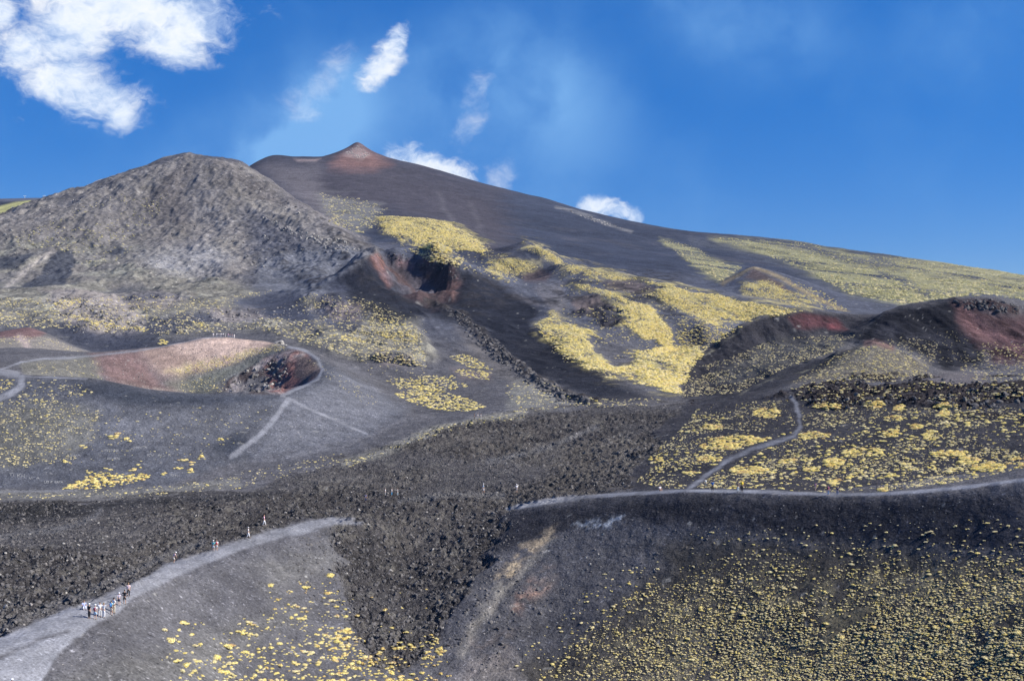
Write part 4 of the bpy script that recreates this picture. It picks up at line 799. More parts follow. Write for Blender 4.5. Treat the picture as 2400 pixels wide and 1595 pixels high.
scatter('yellow slope', [(1600,740),(1680,760),(1740,765),(1640,830),(1600,900),(1550,830)], 360, .5, 1.0, {'y':.6,'p':.4}, y0=380, y1=800, seed=82)
scatter('yellow slope', [(1840,650),(1940,690),(1990,730),(1900,720)], 160, .6, 1.2, {'y':.7,'p':.3}, y0=500, y1=950, seed=83)
scatter('far slope', [(1660,556),(1746,560),(1888,568),(2041,598),(2400,647),(2420,720),(2240,700),(2110,712),(1990,690),(1900,640),(1800,600)], 2600, 1.2, 2.6, {'o':.85,'p':.15}, y0=600, y1=2300, seed=84, wl=120, thr=-.35)
scatter('far slope', [(1546,560),(1620,575),(1700,620),(1740,625),(1690,660),(1620,620)], 420, 1.0, 2.0, {'o':.6,'p':.4}, y0=600, y1=2300, seed=85)
scatter('far slope', [(745,450),(840,465),(910,485),(880,530),(840,550),(770,520)], 420, 1.2, 2.4, {'p':.6,'o':.4}, y0=900, y1=2200, seed=86)
scatter('far slope', [(20,560),(200,480),(300,450),(420,430),(330,560),(250,640),(150,640)], 420, .8, 1.6, {'o':.8,'p':.2}, y0=800, y1=1350, wl=70, thr=0, seed=87)
# stones
scatter('cone', [(160,960),(660,930),(800,990),(560,1080),(150,1110)], 420, .05, .16, {'w':.6,'r':.4}, y0=225, y1=330, seed=109)
scatter('left', [(150,1560),(320,1420),(800,1235),(800,1560)], 420, .03, .11, {'w':.45,'r':.55}, **NE, seed=110)
scatter('back rim', [(260,850),(340,830),(560,800),(600,830),(430,900),(300,910)], 220, .12, .4, {'w':.6,'r':.4}, y0=310, y1=445, seed=111)
scatter('valley', [(860,600),(900,592),(986,600),(1061,617),(1085,650),(1040,660),(986,625),(900,615)], 60, .5, 1.6, {'r':1}, y0=680, y1=830, seed=112, pw=3)
scatter('hills', [(2237,703),(2330,702),(2390,720),(2385,736),(2330,730),(2250,718)], 130, .3, 1.3, {'r':1}, y0=380, y1=450, seed=113, pw=2)
scatter('far slope', [(805,360),(837,339),(870,362),(850,375)], 70, 1.5, 4.0, {'w':1}, y0=2000, y1=2700, seed=104)
scatter('wall', [(1100,1450),(1200,1300),(1350,1230),(1500,1215),(1750,1240),(1700,1320),(1450,1360),(1300,1480),(1150,1560)], 240, .09, .34, {'r':.85,'w':.15}, **NE, seed=91, pw=2.6)
scatter('wall', [(1180,1340),(1290,1340),(1310,1420),(1230,1480),(1180,1560),(1100,1580),(1150,1440)], 150, .10, .42, {'r':1}, **NE, seed=92)
scatter('wall', [(1180,1205),(2400,1150),(2400,1250),(1600,1240),(1200,1260)], 260, .05, .12, {'w':1}, **NE, seed=93)
scatter('left', [(100,1560),(400,1380),(800,1240),(800,1400),(500,1600)], 220, .05, .16, {'r':.5,'w':.5}, **NE, seed=94)
scatter('left', [(640,1250),(790,1230),(805,1500),(720,1400)], 160, .12, .42, {'r':1}, **NE, seed=95)
LV = LAVA_POLYS[0]
scatter('lava', LV, 17000, .07, .40, {'r':.96,'w':.04}, y0=100, y1=340, seed=96, pw=3.2)
scatter('lava', [(770,1230),(800,1220),(860,1560),(800,1500)], 260, .08, .4, {'r':1}, **NE, seed=107)
scatter('lava', [(1200,1200),(1060,1480),(1000,1560),(1090,1500),(1180,1330),(1230,1210)], 260, .08, .4, {'r':1}, **NE, seed=108)
scatter('lava', [(1850,925),(1990,880),(2190,890),(2330,880),(2400,895),(2400,985),(2200,960),(1980,960)], 420, .15, .75, {'r':1}, y0=200, y1=330, wl=14, thr=.1, seed=97, pw=2.6)
scatter('apron', [(100,690),(240,700),(330,745),(480,730),(640,720),(800,700),(860,740),(620,770),(340,785),(160,780)], 700, .4, 1.2, {'w':.6,'r':.4}, y0=450, y1=900, seed=98)
scatter('far slope', [(0,507),(136,459),(305,402),(441,360),(569,381),(705,476),(850,580),(700,600),(560,650),(300,640),(0,660)], 700, .4, 1.7, {'w':.6,'r':.4}, y0=700, y1=1400, wl=60, thr=.0, seed=99, pw=4)
scatter('far slope', [(600,500),(700,540),(800,560),(850,590),(800,590),(680,550)], 160, .7, 2.0, {'w':1}, y0=700, y1=1400, seed=100)
scatter('far slope', [(1305,486),(1400,512),(1480,543),(1400,522)], 120, 1.0, 3.2, {'w':.8,'r':.2}, y0=1500, y1=2500, seed=101)
scatter('valley', [(1040,722),(1075,728),(1130,770),(1260,880),(1400,945),(1300,942),(1140,830)], 700, .3, 1.5, {'r':1}, y0=300, y1=720, seed=102)
scatter('cone', [(525,915),(540,895),(600,852),(690,828),(665,918)], 120, .3, 1.2, {'r':.6,'w':.4}, y0=300, y1=420, seed=103)
print('scatter', len(PTS))

PHR = {'left': 'on the grey slope below the left path', 'lavafoot': 'at the foot of the lava spill', 'wall': 'on the right crater wall', 'plain': 'on the plain beyond the right rim',
       'plainclump': 'in a clump beyond the right rim', 'coneclump': 'at the foot of the ash cone', 'lava': 'on the rough lava field'}
KIND = {'y': ('yellow_cushion_shrub', 'yellow cushion shrub', 'shrub', 'yellow cushion shrubs'), 'g': ('golden_cushion_shrub', 'golden cushion shrub', 'shrub', 'golden cushion shrubs'),
        'p': ('pale_cushion_shrub', 'pale green cushion shrub', 'shrub', 'pale cushion shrubs'), 'r': ('lava_boulder', 'dark lava boulder', 'boulder', 'dark boulders'), 'w': ('pale_stone', 'pale stone', 'stone', 'pale stones')}
LIMIT = {'y': 300, 'g': 60, 'p': 220, 'r': 130, 'w': 30, 'o': 0}
def zone(reg, px, py):
    if reg == 'left':
        a = 'nearest the path,' if px < 470 else ('beside the lava spill,' if px > 730 else 'mid slope,'); b = 'low on the left slope' if py > 1530 else ('high on the left slope' if py < 1430 else 'halfway down the left slope')
        return f'{a} {b}'
    if reg == 'lavafoot': return PHR[reg]+(', left side' if px < 900 else (', right side' if px > 980 else ', middle'))
    if reg == 'wall':
        a = 'high' if py < 1330 else ('low' if py > 1480 else 'halfway up'); b = 'beside the ash chute' if px < 1450 else ('near the right edge' if px > 2050 else 'in the middle')
        return f'{a} on the right crater wall {b}'
    if reg in ('plain', 'plainclump'): return PHR[reg]+(', left of the trail' if px < 1780 else (', near the right edge' if px > 2150 else ', right of the trail'))
    return PHR[reg]
chosen = set(); FIRST = {}
for c in 'ygprw':
    cand = [i for i, p in enumerate(PTS) if p[0] == c and p[7] in PHR and p[7] != 'lava' and 0 < p[1] < 2400]
    cand.sort(key=lambda i: -PTS[i][6]/PTS[i][2])
    for i in cand[:LIMIT[c]]: chosen.add(i)
def place(i, seed):
    c, px, Y, x, y, z, r, reg = PTS[i]; rs = random.Random(i*7+seed)
    hs = rs.uniform(.75, 1.15) if c in 'ygpo' else rs.uniform(.6, 1.1)
    tilt = .12 if c in 'ygpo' else 1.2
    sink = .02 if c in 'ygpo' else .25
    return (x, y, z-sink*r), (rs.uniform(-tilt, tilt), rs.uniform(-tilt, tilt), rs.uniform(0, 6.28)), (r*rs.uniform(.7, 1.3), r*rs.uniform(.7, 1.3), r*hs)
for i in sorted(chosen):
    c, px, Y, x, y, z, r, reg = PTS[i]; nm, lb, ct, gr = KIND[c]; k = i % len(PROTO[c]); me = PROTO[c][k]
    o = bpy.data.objects.new(nm, me); C.objects.link(o); o.location, o.rotation_euler, o.scale = place(i, 0)
    s = r/Y*F*2; size = 'large' if s > 19 else ('medium' if s > 12 else 'small')
    zn = zone(reg, px, float(CYP-(z-CAMZ)/Y*F)); tag(o, f'{size} {lb} {zn}', ct, f'{size} {gr} {zn}'); FIRST.setdefault((c, k), o)
for k in (0, 1):                                                     # one tussock of the far slope stands alone as the pattern of its kind
    i = [i for i, p in enumerate(PTS) if p[0] == 'o'][k]; o = bpy.data.objects.new('olive_tussock', PROTO['o'][k]); C.objects.link(o); chosen.add(i)
    o.location, o.rotation_euler, o.scale = place(i, 0); tag(o, 'olive grass tussock on the far green slope at right', 'tussock', 'olive tussocks on the far slope'); FIRST[('o', k)] = o
def instances(name, ids, c, label, cat):
    me = bpy.data.meshes.new(name); n = len(ids); pl = [place(i, 0) for i in ids]
    me.vertices.add(n); me.vertices.foreach_set('co', np.array([p[0] for p in pl], np.float32).ravel())
    for nm, typ, j in (('rot', 'FLOAT_VECTOR', 1), ('scl', 'FLOAT_VECTOR', 2)):
        a = me.attributes.new(nm, typ, 'POINT'); a.data.foreach_set('vector', np.array([p[j] for p in pl], np.float32).ravel())
    a = me.attributes.new('pick', 'INT', 'POINT'); a.data.foreach_set('value', np.array([i % len(PROTO[c]) for i in ids], np.int32))
    o = bpy.data.objects.new(name, me); C.objects.link(o); tag(o, label, cat, kind='stuff')
    g = bpy.data.node_groups.new(name, 'GeometryNodeTree'); g.interface.new_socket('Geometry', in_out='INPUT', socket_type='NodeSocketGeometry'); g.interface.new_socket('Geometry', in_out='OUTPUT', socket_type='NodeSocketGeometry')
    t = NT(g); gi = t.new('NodeGroupInput'); go = t.new('NodeGroupOutput'); join = t.new('GeometryNodeJoinGeometry')
    for k in reversed(range(len(PROTO[c]))):
        oi = t.new('GeometryNodeObjectInfo', {'Object': FIRST[(c, k)], 'As Instance': True}, transform_space='ORIGINAL'); t.l.new(oi.outputs['Geometry'], join.inputs[0])
    def attr(nm, typ): n_ = t.new('GeometryNodeInputNamedAttribute', data_type=typ); n_.inputs[0].default_value = nm; return n_.outputs[0]
    ip = t.new('GeometryNodeInstanceOnPoints', {'Points': gi.outputs[0], 'Instance': join.outputs[0], 'Pick Instance': True, 'Instance Index': attr('pick', 'INT'), 'Scale': attr('scl', 'FLOAT_VECTOR')})
    e2r = t.new('FunctionNodeEulerToRotation', {0: attr('rot', 'FLOAT_VECTOR')}); t.l.new(e2r.outputs[0], ip.inputs['Rotation']); t.l.new(ip.outputs[0], go.inputs[0])
    md = o.modifiers.new('scatter', 'NODES'); md.node_group = g
for c, nm, lb, ct in (('y', 'yellow_shrubs', 'countless yellow cushion shrubs over the slopes and plain', 'shrubs'), ('g', 'golden_shrubs', 'golden cushion shrubs among the yellow clumps', 'shrubs'), ('p', 'pale_shrubs', 'countless pale grey-green cushion shrubs dotting the cinder', 'shrubs'),
                      ('o', 'olive_grass', 'olive grass tussocks on the far slopes', 'grass'), ('r', 'lava_blocks', 'loose black lava blocks over the lava field', 'rocks'), ('w', 'pale_stones', 'scattered pale stones on the slopes', 'stones')):
    ids = [i for i, p in enumerate(PTS) if p[0] == c and i not in chosen]
    if ids: instances(nm, ids, c, lb, ct)
# ------------------------------------------------------------------ people
def skin_mesh(name, verts, edges, radii, root=0, sub=1):
    me = bpy.data.meshes.new(name+'_bones'); me.from_pydata(verts, edges, []); me.update()
    o = bpy.data.objects.new(name+'_bones', me); C.objects.link(o)
    md = o.modifiers.new('skin', 'SKIN'); md.use_smooth_shade = True
    if not me.skin_vertices: pass
    for i, r in enumerate(radii):
        sv = me.skin_vertices[0].data[i]; sv.radius = r if isinstance(r, tuple) else (r, r); sv.use_root = (i == root)
    s = o.modifiers.new('sub', 'SUBSURF'); s.levels = sub; s.render_levels = sub
    dg = bpy.context.evaluated_depsgraph_get(); res = bpy.data.meshes.new_from_object(o.evaluated_get(dg)); res.name = name
    bpy.data.objects.remove(o); bpy.data.meshes.remove(me)
    return res
def add_mesh(bm, me, mi=0):
    n0 = len(bm.faces); bm.from_mesh(me); bm.faces.ensure_lookup_table()
    for f in bm.faces[n0:]: f.material_index = mi; f.smooth = True
def add_ball(bm, c, r, mi=0, sub=1, sc=(1, 1, 1)):
    n0 = len(bm.faces); g = bmesh.ops.create_icosphere(bm, subdivisions=sub, radius=1)
    for v in g['verts']: v.co = Vector((v.co.x*r*sc[0]+c[0], v.co.y*r*sc[1]+c[1], v.co.z*r*sc[2]+c[2]))
    bm.faces.ensure_lookup_table()
    for f in bm.faces[n0:]: f.material_index = mi; f.smooth = True
def add_tube(bm, pts, radii, mi=0, seg=6):
    rings = []; pts = [Vector(p) for p in pts]
    for i, p in enumerate(pts):
        d = (pts[min(i+1, len(pts)-1)]-pts[max(i-1, 0)]).normalized(); a = d.orthogonal().normalized(); b = d.cross(a)
        rings.append([bm.verts.new(p+(a*math.cos(6.2832*k/seg)+b*math.sin(6.2832*k/seg))*radii[i]) for k in range(seg)])
    fs = [bm.faces.new([rings[i][k], rings[i][(k+1) % seg], rings[i+1][(k+1) % seg], rings[i+1][k]]) for i in range(len(rings)-1) for k in range(seg)]
    fs += [bm.faces.new(rings[0][::-1]), bm.faces.new(rings[-1])]
    for f in fs: f.material_index = mi; f.smooth = True
def done(bm, name):
    bmesh.ops.recalc_face_normals(bm, faces=bm.faces); me = bpy.data.meshes.new(name); bm.to_mesh(me); bm.free(); return me
# poses: joints per side (L = +x), the figure faces -y
def pose(kind):
    J = dict(pel=(0,0,.95), sp=(0,.0,1.13), ch=(0,0,1.34), nb=(0,0,1.47), nk=(0,-.005,1.53), hl=(0,-.015,1.60), hd=(0,-.012,1.67), ht=(0,-.005,1.735))
    leg = {s: [(s*.09,0,.88),(s*.105,-.012,.50),(s*.11,.015,.09),(s*.125,-.13,.035)] for s in (1, -1)}
    arm = {s: [(s*.185,0,1.41),(s*.235,.03,1.13),(s*.245,-.03,.90),(s*.245,-.06,.81)] for s in (1, -1)}
    if kind == 'walk':
        leg = {1: [(.09,0,.88),(.10,-.16,.52),(.10,-.20,.10),(.11,-.35,.075)], -1: [(-.09,0,.88),(-.10,.05,.49),(-.10,.27,.14),(-.105,.19,.02)]}
        arm = {1: [(.185,0,1.41),(.23,.13,1.15),(.235,.12,.92),(.235,.10,.83)], -1: [(-.185,0,1.41),(-.235,-.07,1.14),(-.225,-.22,.97),(-.22,-.29,.92)]}
    if kind == 'wave':
        arm[-1] = [(-.185,0,1.41),(-.40,-.08,1.40),(-.63,-.16,1.48),(-.71,-.19,1.52)]
    if kind == 'hips':
        arm = {s: [(s*.185,0,1.41),(s*.36,.06,1.19),(s*.21,-.02,1.02),(s*.16,-.05,.99)] for s in (1, -1)}
    if kind == 'photo':
        arm = {s: [(s*.185,0,1.41),(s*.23,-.16,1.22),(s*.09,-.31,1.42),(s*.055,-.33,1.50)] for s in (1, -1)}
    if kind == 'stoop':
        J = dict(pel=(0,.05,.86), sp=(0,-.03,1.03), ch=(0,-.15,1.20), nb=(0,-.22,1.31), nk=(0,-.25,1.36), hl=(0,-.30,1.42), hd=(0,-.32,1.48), ht=(0,-.33,1.54))
        leg = {s: [(s*.09,.05,.80),(s*.11,-.16,.46),(s*.11,.03,.09),(s*.125,-.11,.035)] for s in (1, -1)}
        arm = {s: [(s*.185,-.17,1.28),(s*.22,-.30,1.04),(s*.15,-.40,.84),(s*.14,-.44,.77)] for s in (1, -1)}
    if kind == 'sit':
        J = {k: (v[0], v[1]+.05, v[2]-.72) for k, v in J.items()}
        leg = {s: [(s*.09,.03,.16),(s*.13,-.34,.42),(s*.12,-.55,.08),(s*.13,-.69,.035)] for s in (1, -1)}
        arm = {s: [(s*.185,.04,.69),(s*.26,-.10,.46),(s*.16,-.31,.46),(s*.12,-.38,.46)] for s in (1, -1)}
    return J, leg, arm
def figure(kind):
    J, leg, arm = pose(kind); out = {}
    v = [J['pel'], J['sp'], J['ch'], J['nb'], J['nk'], J['hl'], J['hd'], J['ht']]; r = [(.125,.095),(.125,.09),(.15,.10),(.07,.065),.052,(.06,.07),(.078,.092),(.052,.062)]; e = [(0,1),(1,2),(2,3),(3,4),(4,5),(5,6),(6,7)]
    for s in (1, -1):
        b = len(v); v += leg[s]; r += [.082,.056,.038,.030]; e += [(0,b),(b,b+1),(b+1,b+2),(b+2,b+3)]
        b = len(v); v += arm[s]; r += [.052,.040,.029,(.030,.018)]; e += [(2,b),(b,b+1),(b+1,b+2),(b+2,b+3)]
    bm = bmesh.new(); add_mesh(bm, skin_mesh('body', v, e, r))
    h = Vector(J['hd']); up = (Vector(J['ht'])-Vector(J['hl'])).normalized(); fw = Vector((0,-1,0)); fw = (fw-up*fw.dot(up)).normalized()
    add_tube(bm, [h+fw*.082+up*.01, h+fw*.105-up*.022], [.009,.016], 0, 5)                                   # nose
    for s in (1, -1):
        add_ball(bm, h+fw*.083+Vector((s*.032,0,0))+up*.012, .011, 1); add_ball(bm, h+Vector((s*.082,0,0))-up*.005, .026, 0, 1, (.4,.8,1.2))   # eyes, ears
    add_tube(bm, [h+fw*.083-up*.048+Vector((-.022,0,0)), h+fw*.083-up*.048+Vector((.022,0,0))], [.007,.007], 2, 5)
    for s in (1, -1):                                                                                          # fingers
        w, p = Vector(arm[s][2]), Vector(arm[s][3]); d = (p-w).normalized(); side = d.cross(Vector((s,0,0))); side = side.normalized() if side.length > .1 else Vector((0,-1,0)); nrm = d.cross(side).normalized()
        for k, L in enumerate((.062,.072,.068,.052)):
            a = p+d*.02+side*(.027-.018*k); add_tube(bm, [a, a+d*L*.55+nrm*s*.004, a+d*L*.92-nrm*s*.016], [.009,.0085,.006], 0, 5)
        a = w+d*.03+side*.025; add_tube(bm, [a, a+side*.028+d*.03, a+side*.03+d*.062], [.011,.010,.007], 0, 5)
    out['body'] = done(bm, 'body')
    sv = [J['pel'], J['sp'], J['ch'], tuple(Vector(J['nb'])-up*.02)]; sr = [(.150,.118),(.145,.112),(.172,.122),(.085,.08)]; se = [(0,1),(1,2),(2,3)]; lr = []
    for s in (1, -1):
        m = Vector(arm[s][0]).lerp(Vector(arm[s][1]), .62); b = len(sv); sv += [arm[s][0], tuple(m)]; sr += [.070,.066]; se += [(2,b),(b,b+1)]
        lr.append(m)
    out['shirt'] = skin_mesh('shirt', sv, se, sr)
    for nm, t in (('trousers', 1.0), ('shorts', 0.0)):
        tv = [tuple(Vector(J['pel'])+up*.05), J['pel']]; tr = [(.140,.112),(.146,.118)]; te = [(0,1)]
        for s in (1, -1):
            b = len(tv); hp, kn, an = (Vector(q) for q in leg[s][:3]); tv.append(tuple(hp)); tr.append(.100); te.append((1,b))
            if t: tv += [tuple(kn), tuple(kn.lerp(an, .9))]; tr += [.074,.062]; te += [(b,b+1),(b+1,b+2)]
            else: tv.append(tuple(hp.lerp(kn, .85))); tr.append(.088); te.append((b,b+1))
        out[nm] = skin_mesh(nm, tv, te, tr)
    bm = bmesh.new()
    for s in (1, -1):
        an, to = Vector(leg[s][2]), Vector(leg[s][3]); fd = (to-an); fd.z = 0; fd = fd.normalized() if fd.length > .02 else Vector((0,-1,0)); base = Vector((an.x, an.y, min(an.z, to.z)+.0))
        z0 = max(.0, min(an.z-.09, to.z-.035))
        add_tube(bm, [Vector((an.x,an.y,z0+.05))-fd*.07, Vector((an.x,an.y,z0+.055)), Vector((an.x,an.y,z0+.045))+fd*.10, Vector((an.x,an.y,z0+.035))+fd*.19], [.040,.052,.046,.030], 0, 8)
    out['shoes'] = done(bm, 'shoes')
    bm = bmesh.new(); add_ball(bm, h+up*.018-fw*.012, .098, 0, 2, (.92,1.06,1.0))
    for vtx in list(bm.verts):
        q = vtx.co-h
        if q.dot(fw) > .055 and q.dot(up) < .055 or q.dot(up) < -.075: bm.verts.remove(vtx)
    out['hair'] = done(bm, 'hair')
    bm = bmesh.new(); c = h+up*.05
    add_tube(bm, [c-up*.012, c, c+up*.045, c+up*.072], [.150,.108,.098,.05], 0, 12); out['hat'] = done(bm, 'hat')
    bm = bmesh.new(); b0 = Vector(J['sp'])-fw*.17; ch = Vector(J['ch'])-fw*.175
    add_tube(bm, [b0-up*.08, b0, ch, ch+up*.10], [.08,.125,.12,.06], 0, 8)
    for vtx in bm.verts: vtx.co += fw*.0
    for s in (1, -1): add_tube(bm, [ch+Vector((s*.08,0,0))+up*.07, Vector(J['ch'])+Vector((s*.10,0,0))+up*.12+fw*.06, Vector(J['sp'])+Vector((s*.13,0,0))+fw*.09, b0+Vector((s*.11,0,0))], [.016]*4, 0, 5)
    out['backpack'] = done(bm, 'backpack')
    return out
POSES = {k: figure(k) for k in ('stand', 'walk', 'wave', 'hips', 'photo', 'stoop', 'sit')}
CLOTH = {}
def cloth(col):
    if col not in CLOTH: CLOTH[col] = mat('cloth', col, .12, .85, scale=18)
    return CLOTH[col]
M_SKIN = mat('skin', (.52,.33,.24), .08, .6); M_EYE = mat('eye', (.04,.03,.03), .1, .4); M_LIP = mat('lip', (.36,.15,.13), .1, .5); M_SHOE = mat('shoe_leather', (.20,.18,.17), .2)
for fg in POSES.values():
    for m in (M_SKIN, M_EYE, M_LIP): fg['body'].materials.append(m)
WHT, BLA, NAV, TEAL, BLU, RED_, PNK, KHA, JEAN, GRY, YEJ, SKY_, ORG = (.80,.80,.82),(.03,.03,.035),(.04,.05,.11),(.16,.52,.55),(.06,.22,.55),(.55,.08,.10),(.78,.45,.58),(.55,.50,.38),(.16,.25,.42),(.35,.36,.38),(.85,.62,.06),(.35,.55,.75),(.80,.45,.25)
def person(px, py, hpx, kind, face, shirt, legs, legc, label, hat=None, hair=(.06,.045,.03), pack=None, group=None, Y=None):
    """px, py: the feet in the photograph; face: heading in degrees, 0 = towards the camera, 90 = to the right"""
    if Y is None: Yv, ok = hit([px], [py]); Y = float(Yv[0])
    x, y, z = world(px, Y); H = {'sit': .0}.get(kind, 1.72); s = min(1.16, max(.72, hpx*Y/F/1.76)) if kind not in ('sit', 'stoop') else .98
    r = bpy.data.objects.new('person', None); C.objects.link(r); r.location = (x, y, float(z)-.02); r.rotation_euler = (0, 0, math.radians(face)); r.scale = (s, s, s); r.empty_display_size = .3
    tag(r, label, 'person', group); fg = POSES[kind]
    def part(nm, m):
        o = bpy.data.objects.new(nm, fg[nm]); C.objects.link(o); o.parent = r
        if nm != 'body':
            if not fg[nm].materials: fg[nm].materials.append(m)
            o.material_slots[0].link = 'OBJECT'; o.material_slots[0].material = m
        return o
    part('body', None); part('shirt', cloth(shirt)); part(legs, cloth(legc)); part('shoes', M_SHOE); part('hair', cloth(hair))
    if hat: part('hat', cloth(hat))
    if pack: part('backpack', cloth(pack))
    return r
for fg in POSES.values():                                              # every garment mesh gets a slot that each wearer fills
    for k, me in fg.items():
        if k != 'body' and not me.materials: me.materials.append(M_SHOE)
P_ = person
P_(209,1449,36,'stand',150,BLA,'trousers',BLA,'person in black with a white sun hat, leftmost of the group on the left path', hat=WHT)
P_(223,1451,36,'stand',185,WHT,'shorts',SKY_,'person in white and light blue shorts with a red backpack on the left path', hat=WHT, pack=(.20,.05,.08))
P_(234,1445,35,'hips',20,WHT,'trousers',(.6,.6,.6),'person in white with pale grey trousers and hands on hips on the left path', hair=(.10,.07,.05))
P_(243,1447,36,'wave',170,WHT,'trousers',WHT,'person all in white holding one arm out in the left path group', hair=(.25,.18,.10))
P_(261,1441,35,'stand',160,(.45,.72,.70),'shorts',(.72,.62,.52),'person in pale teal shirt with a blue backpack in the left path group', pack=BLU)
P_(267,1436,37,'hips',150,WHT,'trousers',KHA,'person in white shirt, dark cap and khaki trousers in the left path group', hat=(.05,.05,.06))
P_(279,1417,30,'walk',200,(.55,.50,.58),'shorts',NAV,'person in mauve striped shirt and navy shorts with a white cap on the left path', hat=WHT)
P_(292,1415,35,'hips',180,BLA,'shorts',BLA,'person in black shirt and black shorts with bare legs on the left path')
P_(301,1398,33,'stand',190,(.82,.62,.62),'trousers',BLA,'person in pink shirt and black trousers, hindmost of the left path group', hair=(.35,.22,.13))
P_(197,1426,20,'sit',30,(.45,.50,.78),'trousers',(.72,.75,.85),'person in blue sitting on the path edge left of the standing group')
P_(28,1632,44,'walk',200,WHT,'trousers',JEAN,'person with a white hat cut off by the bottom left corner', hat=WHT)
P_(407,1318,24,'stoop',120,(.75,.52,.54),'shorts',(.6,.58,.56),'person in pink shirt stooping beside the left path at the lava edge', hat=WHT)
P_(500,1291,26,'stand',175,TEAL,'shorts',WHT,'person in teal shirt, left of a couple on the left path', hat=WHT)
P_(508,1290,26,'stand',190,WHT,'shorts',(.62,.62,.66),'person in white with a red backpack, right of a couple on the left path', pack=RED_, hair=(.35,.2,.12))
P_(582,1260,25,'walk',100,WHT,'trousers',WHT,'person all in white walking alone on the left path', hat=WHT)
P_(619,1231,26,'walk',95,PNK,'trousers',WHT,'person in pink top and white trousers walking beyond the left path', hair=(.3,.18,.1))
P_(856,1175,16,'stoop',60,(.10,.13,.32),'trousers',NAV,'person in dark blue bending down among the lava blocks')
P_(903,1161,18,'stand',90,WHT,'trousers',GRY,'person in white shirt, leftmost of three on the lava trail')
P_(918,1161,18,'photo',90,(.82,.82,.82),'trousers',(.10,.36,.62),'person in white shirt and bright blue jeans on the lava trail')
P_(932,1161,18,'stand',80,GRY,'trousers',(.42,.52,.56),'person in grey with pale jeans on the lava trail')
P_(1133,1156,25,'walk',100,(.55,.72,.86),'shorts',WHT,'person in light blue shirt and white shorts walking on the lava trail', hat=WHT)
P_(1211,1154,21,'stand',200,WHT,'shorts',GRY,'person in white shirt alone on the lava trail near the right rim', hat=WHT)
P_(1547,1150,12,'sit',20,WHT,'shorts',ORG,'person in white and orange sitting on the right rim path', hair=(.3,.18,.1))
P_(1654,1141,20,'photo',200,(.70,.76,.74),'trousers',(.22,.24,.25),'person in pale shirt left of the blue jacket on the right rim', hair=(.12,.08,.05))
P_(1670,1150,25,'stand',170,BLU,'trousers',BLA,'person in bright blue jacket and black trousers on the right rim path')
P_(1730,1152,24,'stand',200,(.12,.10,.10),'trousers',(.62,.68,.70),'person in dark jacket and pale trousers beside the yellow backpack on the right rim')
P_(1739,1152,28,'stand',180,YEJ,'trousers',BLA,'person in yellow jacket with a yellow backpack on the right rim path', pack=YEJ)
P_(1911,1149,13,'walk',150,(.72,.35,.45),'shorts',(.5,.42,.45),'person in pink shirt behind the right rim path')
P_(1941,1160,24,'walk',110,(.80,.22,.36),'trousers',JEAN,'person in pink red shirt with a black backpack and jeans on the right rim path', pack=BLA)
P_(1963,1160,21,'stand',180,NAV,'trousers',(.18,.22,.34),'person in navy, rightmost walker on the right rim path', hair=(.1,.07,.05))
for px, c, l in ((1112,(.05,.05,.06),'person in black, left of three at the upper edge of the lava field'),(1120,WHT,'person in white, middle of three at the upper edge of the lava field'),(1127,(.72,.70,.68),'person in cream, right of three at the upper edge of the lava field')):
    P_(px,983,15,'stand',90,c,'trousers',c if c != WHT else GRY,l)
far = [(500,WHT,'leftmost, standing apart'),(508,WHT,'second from left'),(513,(.75,.75,.78),'third from left'),(518,WHT,'fourth from left'),(523,(.7,.72,.75),'fifth from left'),(528,WHT,'fifth from right'),(535,(.70,.45,.62),'in pink, fourth from right'),(539,(.10,.08,.12),'in black, third from right'),(544,(.55,.35,.45),'in mauve, second from right'),(549,WHT,'rightmost')]
for k, (px, c, w) in enumerate(far):
    P_(px,789,10,('stand', 'walk', 'hips')[k % 3],(30,200,120)[k % 3],c,'trousers',WHT if k % 2 else (.55,.55,.6),f'tiny hiker on the pink back rim of the ash crater, {w}', Y=434.5)

# ------------------------------------------------------------------ small built things
def simple(name, bm, m, parent=None):
    me = done(bm, name); me.materials.append(m); o = bpy.data.objects.new(name, me); C.objects.link(o); o.parent = parent; return o
M_STEEL = mat('galvanised_steel', (.62,.70,.72), .1, .5); M_WOOD = mat('weathered_post', (.16,.13,.11), .3)
for px, py, h, w in ((31,483,12.5,'leftmost, tallest, above the yellow patch'),(58,466,6,'second from the left'),(103,464,6.5,'third from the left'),(126,461,5,'rightmost')):
    Y = 1700.0 if h > 12 else 2190.0; x = (px-CX)/F*Y; z = float(zat(px, Y)); H = h*Y/F
    r = bpy.data.objects.new('lift_pylon', None); C.objects.link(r); r.location = (x, Y, z-.3); tag(r, f'chairlift pylon on the far left ridge, {w}', 'pylon', 'chairlift pylons on the ridge')
    bm = bmesh.new(); add_tube(bm, [(0,0,0),(0,0,H*.5),(0,0,H)], [.55,.48,.40], 0, 8); simple('column', bm, M_STEEL, r)
    bm = bmesh.new(); add_tube(bm, [(-2.6,0,H-.3),(0,0,H),(2.6,0,H-.3)], [.28,.34,.28], 0, 6); simple('crossarm', bm, M_STEEL, r)
    for s in (-1, 1):
        bm = bmesh.new(); add_tube(bm, [(s*2.5,-1.2,H-.6),(s*2.5,1.2,H-.6)], [.25,.25], 0, 6); simple('sheave', bm, M_STEEL, r)
